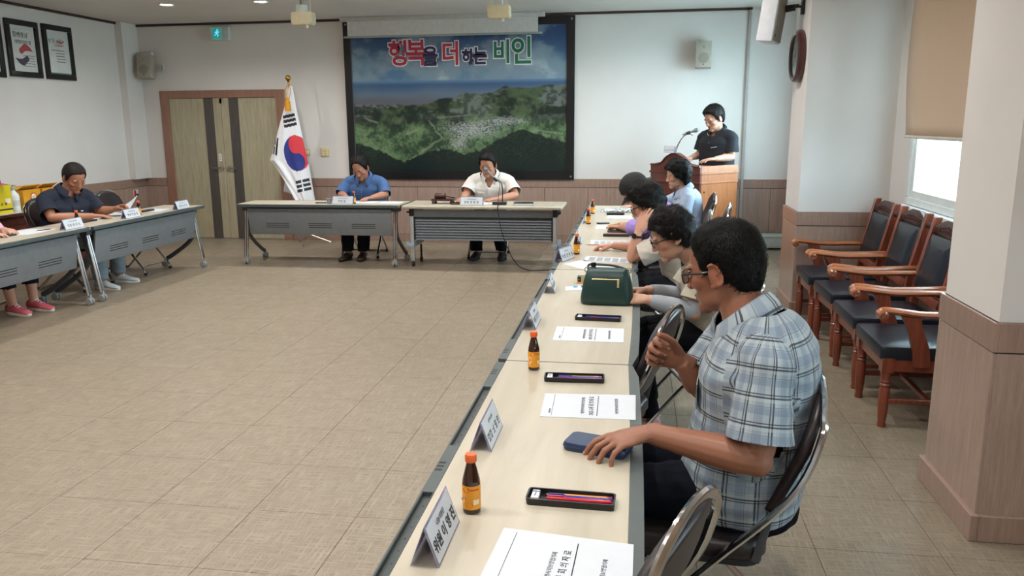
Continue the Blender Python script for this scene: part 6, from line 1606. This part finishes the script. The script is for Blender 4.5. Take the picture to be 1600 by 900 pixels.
    def plaid_uv(o):
        if shirt.get('plaid'):
            uvl = o.data.uv_layers.new(name='plaid')
            for lp in o.data.loops: p = o.data.vertices[lp.vertex_index].co; uvl.data[lp.index].uv = ((p - H).dot(rt) * 1.15, p.z)
    if shirt.get('buttons'):
        bmat = mat('button_' + shirt['buttons'][1:], shirt['buttons'], .4)
        for t in (.35, .5, .65, .8): MB().lathe([(.001, 0), (.0055, 0), (.006, .0015), (.001, .002)], 10, basis(fr_s(t, 0, .006), rt, up)).build('button', bmat, so)
        pk = MB().grid(lambda u, v_: fr_s(.15 + .72 * v_, (-.017 + .034 * u), .0055 + .0015 * math.sin(PI * u)), 3, 22).build('placket', smat, so, solid=.0015); plaid_uv(pk)
    if shirt.get('pocket'):
        pk = MB().grid(lambda u, v_: fr_s(.55 + .2 * v_, shirt['pocket'] * (.05 + .085 * u), .003 - .11 * k * (.05 + .085 * u) ** 2 * 4), 6, 6).build('pocket', smat, so, solid=.002); plaid_uv(pk)
    if shirt.get('pocket_stripe'): MB().tube([fr_s(.70, -.04, .006), fr_s(.71, -.075, .001), fr_s(.72, -.11, -.012)], .004, 5).build('pocket_stripe', mat('stripe_white', '#b9bcc0', .7), so)
    if shirt.get('logo'): MB().obox(fr_s(.70, -.075, .004), (.022, .006, .008), Matrix((rt, fw, up)).transposed()).build('logo', mat('logo_white', '#dcdfe4', .6), so)
    tm = MB()
    tm.loft([[spine(t) + rt * (a * k * wid * math.cos(q)) + fw * (bb * k * dep * math.sin(q)) for q in [2 * PI * i / 20 for i in range(20)]] for t, a, bb in ((-.24, .10, .09), (-.14, .175, .135), (0, .182, .137), (.12, .172, .128), (.2, .16, .12))])
    EN = []
    for nm in ('R', 'L'):
        hj, K_, An = Lg[nm]; end = K_.lerp(An, .62) if capri else An + up * .02
        tm.tube([hj, hj.lerp(K_, .4), hj.lerp(K_, .8), K_, K_.lerp(An, .3), end.lerp(K_, .25), end - up * .01], [x * k for x in (.098, .092, .078, .074, .072, .066, .062)], 16); tm.ell(K_, .072 * k); EN.append(end)
    pme = fuse(tm, vox * 1.5, 4)
    cut(pme, [lambda c_, e=np.array(e): (np.linalg.norm(c_ - e, axis=1) < .085 * k) & (c_[:, 2] < e[2] + .002) for e in EN])
    disp(pme, lambda p, n_: .006 * noise.noise(V((p.x * 11, p.y * 11, p.z * 6 + sd_))) + .004 * (1 - abs(noise.noise(V((p.x * 20, p.y * 8, p.z * 18))) * 2)))
    pme.shade_smooth(); link('trousers', pme, mat('cloth_' + pants[1:], pants, .9, bump=.25, bscale=420, spec=.12), root, solid=.003)
    for nm, g_ in legs.items():
        An = V(g_[1]) - O; fd = (V(g_[2]) if len(g_) > 2 else fw).normalized(); sd2 = fd.cross(up)
        def fring(x, w_, z0, z1): return [An - V((0, 0, An.z)) + fd * x + sd2 * (w_ * math.cos(q)) + up * ((z0 + z1) / 2 + (z1 - z0) / 2 * math.sin(q)) for q in [2 * PI * i / 16 for i in range(16)]]
        up_ = MB().loft([fring(-.072, .020, .02, .06), fring(-.06, .034, .014, .088), fring(-.02, .038, .012, .10), fring(.03, .040, .012, .092), fring(.08, .046, .012, .07), fring(.14, .046, .012, .052), fring(.185, .036, .014, .042), fring(.20, .018, .018, .034)])
        sh = up_.build('shoe', mat('shoe_' + shoes[1:], shoes, .5 if shoe_kind == 'plain' else .75, bump=.15, bscale=500), root, angle=70)
        so_ = MB().loft([[An - V((0, 0, An.z)) + fd * (.065 + .142 * math.cos(q) * s2) + sd2 * ((.047 if math.cos(q) > 0 else .040) * math.sin(q) * s2) + up * z for q in [2 * PI * i / 24 for i in range(24)]] for z, s2 in ((.001, .96), (.008, 1), (.022 if shoe_kind != 'plain' else .014, 1.0), (.026 if shoe_kind != 'plain' else .017, .95))])
        so_.build('sole', mat('sole_' + shoe_kind, '#d9d4cc' if shoe_kind != 'plain' else '#1a1716', .6), sh)
        if shoe_kind != 'plain':
            lc = MB()
            for i in range(4):
                x = .03 + .022 * i; z = .098 - .0105 * i - .35 * max(0, x - .05) ** 1.2; lc.tube([An - V((0, 0, An.z)) + fd * x - sd2 * .02 + up * (z - .008), An - V((0, 0, An.z)) + fd * (x + .006) + up * (z + .002), An - V((0, 0, An.z)) + fd * (x + .004) + sd2 * .02 + up * (z - .008)], .0032, 5)
            lc.build('laces', mat('lace_pale', '#e6ddd8', .8), sh)
        if sock: MB().tube([An - up * .02, An + up * .05], [.040 * k, .040 * k], 14).build('sock', mat('sock_' + sock[1:], sock, .9), root)
    # ---- glasses
    if glasses:
        gm = mat('spectacle_frame', '#101013', .25); G = MB()
        for s_ in (-1, 1):
            G.tube([hp(s_ * (.032 + .024 * math.copysign(abs(math.cos(q)) ** .7, math.cos(q))), .0935 - .006 * abs(.5 + math.cos(q) * .5), -.006 + .0175 * math.copysign(abs(math.sin(q)) ** .7, math.sin(q))) for q in [2 * PI * i / 20 for i in range(20)]], .0017 * hs, 6, closed=True)
            G.tube([hp(s_ * .056, .088, .003), hp(s_ * .072, .078, .004), hp(s_ * .0785, .03, .002), hp(s_ * .080, -.006, .004), hp(s_ * .080, -.018, -.008)], .0018 * hs, 6, r2=.0028 * hs)
        G.tube([hp(-.009, .0955, -.002), hp(0, .097, .001), hp(.009, .0955, -.002)], .0015 * hs, 6)
        go = G.build('glasses', gm, root)
        for s_ in (-1, 1):
            MB().add([hp(s_ * (.032 + .0235 * math.copysign(abs(math.cos(q)) ** .7, math.cos(q))), .0925 - .005 * abs(.5 + math.cos(q) * .5), -.006 + .017 * math.copysign(abs(math.sin(q)) ** .7, math.sin(q))) for q in [2 * PI * i / 20 for i in range(20)]], [tuple(range(20))]).build('lens', thin_glass('spectacle_lens', '#e8eef0', .5), go)
    if extra: extra(root, A, O, hp, tips, k)
    return root
D = math.radians
"""E_"""
def legs_for(hx, hy, face, reach=.40, spread=.11, z=.47, foot=.40, an=.085, toe=None):
    fw = V((math.cos(face), math.sin(face), 0)); rt = fw.cross(V((0, 0, 1))); out = {}
    for s_, nm in ((1, 'R'), (-1, 'L')):
        K_ = V((hx, hy, 0)) + fw * reach + rt * (s_ * spread); A_ = V((hx, hy, 0)) + fw * foot + rt * (s_ * (spread + .01))
        out[nm] = ((K_.x, K_.y, z), (A_.x, A_.y, an)) + ((toe,) if toe else ())
    return out
BLK = dict(style='short', th=.011, amp=.003, fr=40, col='#0f0d0c', n=1500, len=.022)
# 1 the man in the plaid shirt
person('plaid', 'man with glasses in a blue-grey plaid short-sleeved shirt, hand on a wallet', (.325, 2.23, .515), (.318, 2.205, 1.0), D(168),
       ((.250, 2.25, 1.138), D(152), D(12), D(0)),
       dict(L=dict(S=(.342, 2.01, .93), E=(.322, 1.955, .70), W=(.050, 2.01, .738), hand=dict(d=(-.80, -.42, -.10), n=(-.12, -.10, 1), curls=(.34, .42, .46, .50), spread=.13, thumb=(.5, .45), s=1.08, bends=(.7, 1.2, .9))),
            R=dict(S=(.305, 2.395, .93), E=(.215, 2.335, .765), W=(.150, 2.30, .850), hand=dict(d=(-.92, -.05, .38), n=(-.05, .98, .1), curls=(1.35, 1.4, 1.45, 1.5), spread=.03, thumb=(.75, .55), s=1.06, bends=(1, 1, .6)))),
       legs_for(.34, 2.23, D(170), .42, .11, .47, .40), dict(style='short', th=.006, amp=.002, fr=30, col='#050404', n=5200, len=.022, seed=2, top=1.5, nails=True),
       dict(plaid=True, buttons='#cfd4d8', pocket=-1, cuff=.078, fold=.0060, vox=.0055), pants='#090c15', skin='#8a5a44', k=1.07, hs=1.10, wid=1.08, dep=1.14, glasses=True, vox=.0038, sleeve=.78, hem=-.16, slouch=.05, collar=dict(plaid=True, gap=.35, tip=.03, r=.071, r2=.096, lift=.008))
def arm_sleeves(root, A, O, hp, tips, k):
    m_ = mat('grey_knit', '#8f949c', .8, bump=.3, bscale=400)
    for nm in ('R', 'L'):
        S, E_, Wp = A[nm]; u = S.lerp(E_, .62)
        MB().tube([u, u.lerp(E_, .7), E_, E_.lerp(Wp, .2), E_.lerp(Wp, .45), E_.lerp(Wp, .8), E_.lerp(Wp, .96)], [x * k for x in (.051, .046, .045, .048, .0465, .037, .031)], 18).build('arm_sleeve', m_, root, sub=1)
person('beige', 'woman with glasses in a beige polo shirt with grey arm sleeves behind the handbag', (.43, 3.97, .515), (.315, 3.93, .872), D(180),
       ((.180, 3.90, 1.005), D(184), D(24), D(0)),
       dict(L=dict(E=(.285, 3.72, .665), W=(.075, 3.76, .712), hand=dict(d=(-.9, .25, -.02), n=(-.1, -.45, .9), curls=(.5, .5, .55, .6), thumb=(.5, .5))),
            R=dict(E=(.25, 4.10, .66), W=(.07, 3.96, .715), hand=dict(d=(-.95, -.2, 0), n=(0, .35, .95), curls=(.5, .5, .5, .5), thumb=(.5, .5)))),
       legs_for(.43, 3.97, D(180), .42, .11, .47, .34), dict(style='perm', th=.010, amp=.012, fr=36, col='#0f0b0b', n=2600, len=.030, seed=5, curl=.6, stubble=False),
       dict(col='#a39d8e', buttons='#8d897d', cuff=.076, fold=.005), pants='#090b12', skin='#b58a74', k=1.0, hs=1.08, glasses=True, vox=.0048, sleeve=.66, collar=dict(gap=.5, tip=.035), shoes='#b98a90', shoe_kind='sneaker', extra=arm_sleeves)
def watch(root, A, O, hp, tips, k):
    S, E_, Wp = A['L']; d = (Wp - E_).normalized(); c_ = Wp - d * .02; n_ = V((-.62, -.75, .15)); n_ = (n_ - d * n_.dot(d)).normalized(); t = d.cross(n_)
    o = MB().tube([c_ + (n_ * math.cos(q) + t * math.sin(q)) * .030 * k for q in [2 * PI * i / 20 for i in range(20)]], .0035, 6, r2=.009, closed=True).build('watch', mat('watch_strap', '#0f1012', .4), root)
    MB().obox(c_ + n_ * .032 * k, (.026, .034, .009), Matrix((t, d, n_)).transposed()).build('watch_case', mat('watch_case', '#17181b', .15, .3), o, bevel=.003)
    MB().tube([E_.lerp(Wp, .93) + (V((0, 0, 1)) * math.cos(q) + V((0, 1, 0)) * math.sin(q)) * .03 for q in [2 * PI * i / 16 for i in range(16)]], .0012, 5, closed=True) if False else None
person('cream', 'woman with glasses in a cream T-shirt leaning her cheek on her hand', (.36, 5.16, .515), (.215, 5.12, .868), D(178),
       ((.075, 5.10, 1.035), D(176), D(28), D(-4)),
       dict(L=dict(S=(.235, 4.935, .815), E=(.0, 4.97, .715), W=(.030, 4.945, .872), hand=dict(d=(.28, .30, .90), n=(-.62, -.75, .25), curls=(.15, .18, .2, .25), spread=.07, thumb=(.5, .2), s=1.0)),
            R=dict(E=(.15, 5.42, .70), W=(-.135, 5.44, .715), hand=dict(d=(-1, .05, -.08), n=(0, .1, 1), curls=(.45, .5, .5, .5), thumb=(.35, .4)))),
       legs_for(.36, 5.16, D(180), .42, .11, .47, .38), dict(style='perm', th=.019, amp=.009, fr=26, col='#0b0909', n=2200, len=.04, seed=8, curl=.25, stubble=False),
       dict(col='#c3bab0', cuff=.08, fold=.005), pants='#23252c', skin='#bd8c76', k=1.0, hs=1.08, glasses=True, vox=.0052, sleeve=.78, extra=watch)
person('hat', 'person in a dark hat and purple flowered blouse bent over the table, half hidden', (.34, 6.42, .515), (.150, 6.40, .88), D(180),
       ((.005, 6.38, 1.01), D(182), D(40), D(0)),
       dict(L=dict(E=(.03, 6.17, .74), W=(-.10, 6.42, .715), hand=dict(d=(-.8, .6, -.02), n=(0, 0, 1), curls=(.6, .6, .65, .7), thumb=(.4, .5))),
            R=dict(W=(-.06, 6.62, .715), pole=(.2, .6, -.8), hand=dict(d=(-1, 0, -.02), n=(0, 0, 1)))),
       legs_for(.34, 6.42, D(180)), dict(style='hat', th=.016, amp=.001, seed=4, stubble=False), dict(floral=True, cuff=.07, fold=.004), pants='#22232b', skin='#b88872', k=.98, hs=1.08, vox=.006, sleeve=1.25)
person('paleblue', 'woman with short dark wavy hair in a pale blue shirt in front of the lectern', (.53, 7.97, .515), (.480, 7.95, .872), D(184),
       ((.408, 7.93, 1.035), D(188), D(10), D(0)),
       dict(R=dict(W=(-.015, 8.06, .712), pole=(.1, .5, -1), hand=dict(d=(-1, .02, -.05), n=(0, 0, 1))),
            L=dict(W=(.22, 7.80, .60), pole=(.4, -.5, -1), hand=dict(d=(-1, .2, -.1), n=(0, 0, 1)))),
       legs_for(.53, 7.97, D(180), .42), dict(style='perm', th=.027, amp=.014, fr=24, col='#090808', n=1800, len=.04, seed=11, curl=.5, stubble=False),
       dict(col='#a7b6cf', buttons='#d8dde6', cuff=.075, fold=.005), pants='#22262f', skin='#c39a84', k=1.03, hs=1.12, vox=.006, sleeve=.85, collar=dict(gap=.5, tip=.03))
# the speaker at the lectern
Lf = D(225); fwp = V((math.cos(Lf), math.sin(Lf), 0)); rtp = fwp.cross(V((0, 0, 1)))
hx, hy = .955, 9.60
st = {}
for s_, nm in ((1, 'R'), (-1, 'L')):
    b_ = V((hx, hy, 0)) + rtp * (s_ * .12); st[nm] = ((b_.x + fwp.x * .03, b_.y + fwp.y * .03, .47), (b_.x - fwp.x * .01, b_.y - fwp.y * .01, .085), fwp)
person('speaker', 'man in a dark navy polo shirt standing and reading at the lectern', (hx, hy, .90), (.935, 9.565, 1.415), Lf,
       ((.875, 9.50, 1.575), D(215), D(22), D(0)),
       dict(L=dict(E=(1.075, 9.395, 1.145), W=(.885, 9.255, 1.13), hand=dict(d=(-.8, -.3, -.05), n=(0, 0, 1))),
            R=dict(E=(.755, 9.72, 1.16), W=(.635, 9.52, 1.13), hand=dict(d=(-.5, -.7, -.05), n=(0, 0, 1)))),
       st, dict(style='short', th=.013, amp=.003, fr=36, col='#0e0c0c', n=1500, len=.022, seed=21, top=1.4, front=.008),
       dict(col='#11161f', buttons='#c9ccd2', cuff=.075, fold=.004, pocket_stripe=True), pants='#20232b', skin='#b48a75', k=1.10, hs=1.20, wid=1.08, dep=1.08, vox=.006, sleeve=.72, slouch=.0, collar=dict(gap=.4, trim='#b9c0c6', tip=.02), hem=-.1)
# the man in navy at the left
nl = legs_for(-5.42, 6.86, D(-8), .42, .13, .47, .36)
nl = dict(R=((-5.02, 6.78, .48), (-5.05, 6.84, .085), (.95, -.1, 0)), L=((-5.02, 7.08, .48), (-5.10, 7.18, .085), (.97, .15, 0)))
person('navy', 'man in a navy polo shirt holding up a sheet at the left table', (-5.43, 6.90, .515), (-5.355, 6.90, .915), D(-22),
       ((-5.262, 6.915, 1.062), D(-24), D(30), D(0)),
       dict(R=dict(W=(-5.02, 6.80, .715), E=(-5.30, 6.60, .715), hand=dict(d=(.8, .5, -.08), n=(0, 0, 1), curls=(.3, .3, .3, .35))),
            L=dict(W=(-5.03, 7.13, .745), E=(-5.22, 7.14, .72), hand=dict(d=(.9, .2, .25), n=(0, .5, .8), curls=(.5, .55, .6, .65), thumb=(.4, .6)))),
       nl, dict(style='short', th=.006, amp=.0015, fr=40, col='#1f1a17', n=1200, len=.012, seed=31), dict(col='#131b2e', buttons='#2a3350', cuff=.078, fold=.005, logo=True), pants='#7d8a94', skin='#a87358', k=1.08, hs=1.17, wid=1.10, dep=1.1, vox=.006, sleeve=.80, collar=dict(gap=.35, tip=.02), shoes='#b4bac0', shoe_kind='sneaker')
pl = dict(R=((-5.06, 5.66, .48), (-5.12, 5.80, .085), (.93, -.25, 0)), L=((-5.06, 5.94, .48), (-5.06, 5.97, .085), (.95, -.15, 0)))
person('pink', 'person in a pink top, dark cropped trousers and pink trainers at the left edge', (-5.48, 5.74, .515), (-5.40, 5.72, .90), D(-5),
       ((-5.33, 5.72, 1.045), D(-10), D(20), D(0)),
       dict(R=dict(W=(-5.06, 5.56, .715), pole=(-.2, -.6, -1), hand=dict(d=(.9, .2, -.05), n=(0, 0, 1))),
            L=dict(W=(-5.10, 5.80, .715), pole=(-.2, .6, -1), hand=dict(d=(.9, -.3, -.05), n=(0, 0, 1)))),
       pl, dict(style='perm', th=.02, amp=.012, fr=30, col='#181313', n=900, len=.03, seed=41, curl=.5, stubble=False), dict(col='#cf9db4', cuff=.075, fold=.004), pants='#141824', skin='#bd907c', k=1.0, hs=1.1, vox=.0075, sleeve=.8, shoes='#c25a66', shoe_kind='sneaker', capri=True)
# the two men at the back
person('blue', 'man with receding hair in a blue shirt writing at the back left table', (-3.165, 9.20, .515), (-3.150, 9.10, .905), D(268),
       ((-3.158, 8.985, 1.045), D(266), D(34), D(-3)),
       dict(R=dict(W=(-3.275, 8.80, .72), E=(-3.41, 9.0, .735), hand=dict(d=(.35, -.8, -.1), n=(-.3, 0, 1), curls=(.6, .65, .7, .75), thumb=(.4, .5))),
            L=dict(W=(-2.975, 8.80, .715), E=(-2.87, 9.0, .735), hand=dict(d=(-.45, -.8, -.05), n=(0, 0, 1), curls=(.4, .4, .45, .5)))),
       dict(R=((-3.27, 8.78, .48), (-3.27, 8.76, .085), (-.15, -1, 0)), L=((-3.06, 8.78, .48), (-3.10, 8.80, .085), (.1, -1, 0))),
       dict(style='receding', th=.010, amp=.003, fr=36, col='#120f0f', n=1200, len=.02, seed=51), dict(col='#3f5f8f', buttons='#c9d2dc', cuff=.064, fold=.006), pants='#14161c', shoes='#2a201c', skin='#a8765f', k=1.06, hs=1.17, wid=1.14, dep=1.1, vox=.006, sleeve=.98, collar=dict(gap=.4, tip=.035))
person('white', 'man in a white short-sleeved shirt speaking into the table microphone', (-1.645, 9.22, .515), (-1.640, 9.11, .935), D(268),
       ((-1.650, 9.0, 1.085), D(263), D(22), D(3)),
       dict(R=dict(W=(-1.90, 8.80, .715), E=(-1.91, 9.02, .74), hand=dict(d=(-.25, -.9, -.05), n=(-.3, 0, 1), curls=(.55, .6, .65, .7), thumb=(.4, .5))),
            L=dict(W=(-1.50, 8.78, .715), E=(-1.33, 8.97, .735), hand=dict(d=(-.85, -.45, -.05), n=(0, -.1, 1), curls=(.3, .3, .35, .4)))),
       dict(R=((-1.77, 8.82, .48), (-1.79, 8.98, .085), (-.1, -1, 0)), L=((-1.52, 8.82, .48), (-1.50, 9.0, .085), (.12, -1, 0))),
       dict(style='short', th=.012, amp=.003, fr=36, col='#0f0d0d', n=1400, len=.024, seed=61, front=.006), dict(col='#d3d0cc', buttons='#e8e6e2', cuff=.08, fold=.005, pocket=1), pants='#14161d', shoes='#17171b', skin='#b07c64', k=1.09, hs=1.19, wid=1.12, dep=1.1, vox=.006, sleeve=.78, collar=dict(gap=.5, tip=.045, r2=.105), vneck=.075)
rod('pencil', 'pencil', 'orange pencil held by the woman resting her cheek on her hand', -.245, 5.43, TZ + .035, .05, .16, .0036, '#d0783a')
rod('pencil', 'pencil', 'yellow pencil held by the person in the dark hat', -.165, 6.52, TZ + .04, .9, .16, .0036, '#d9b43a')
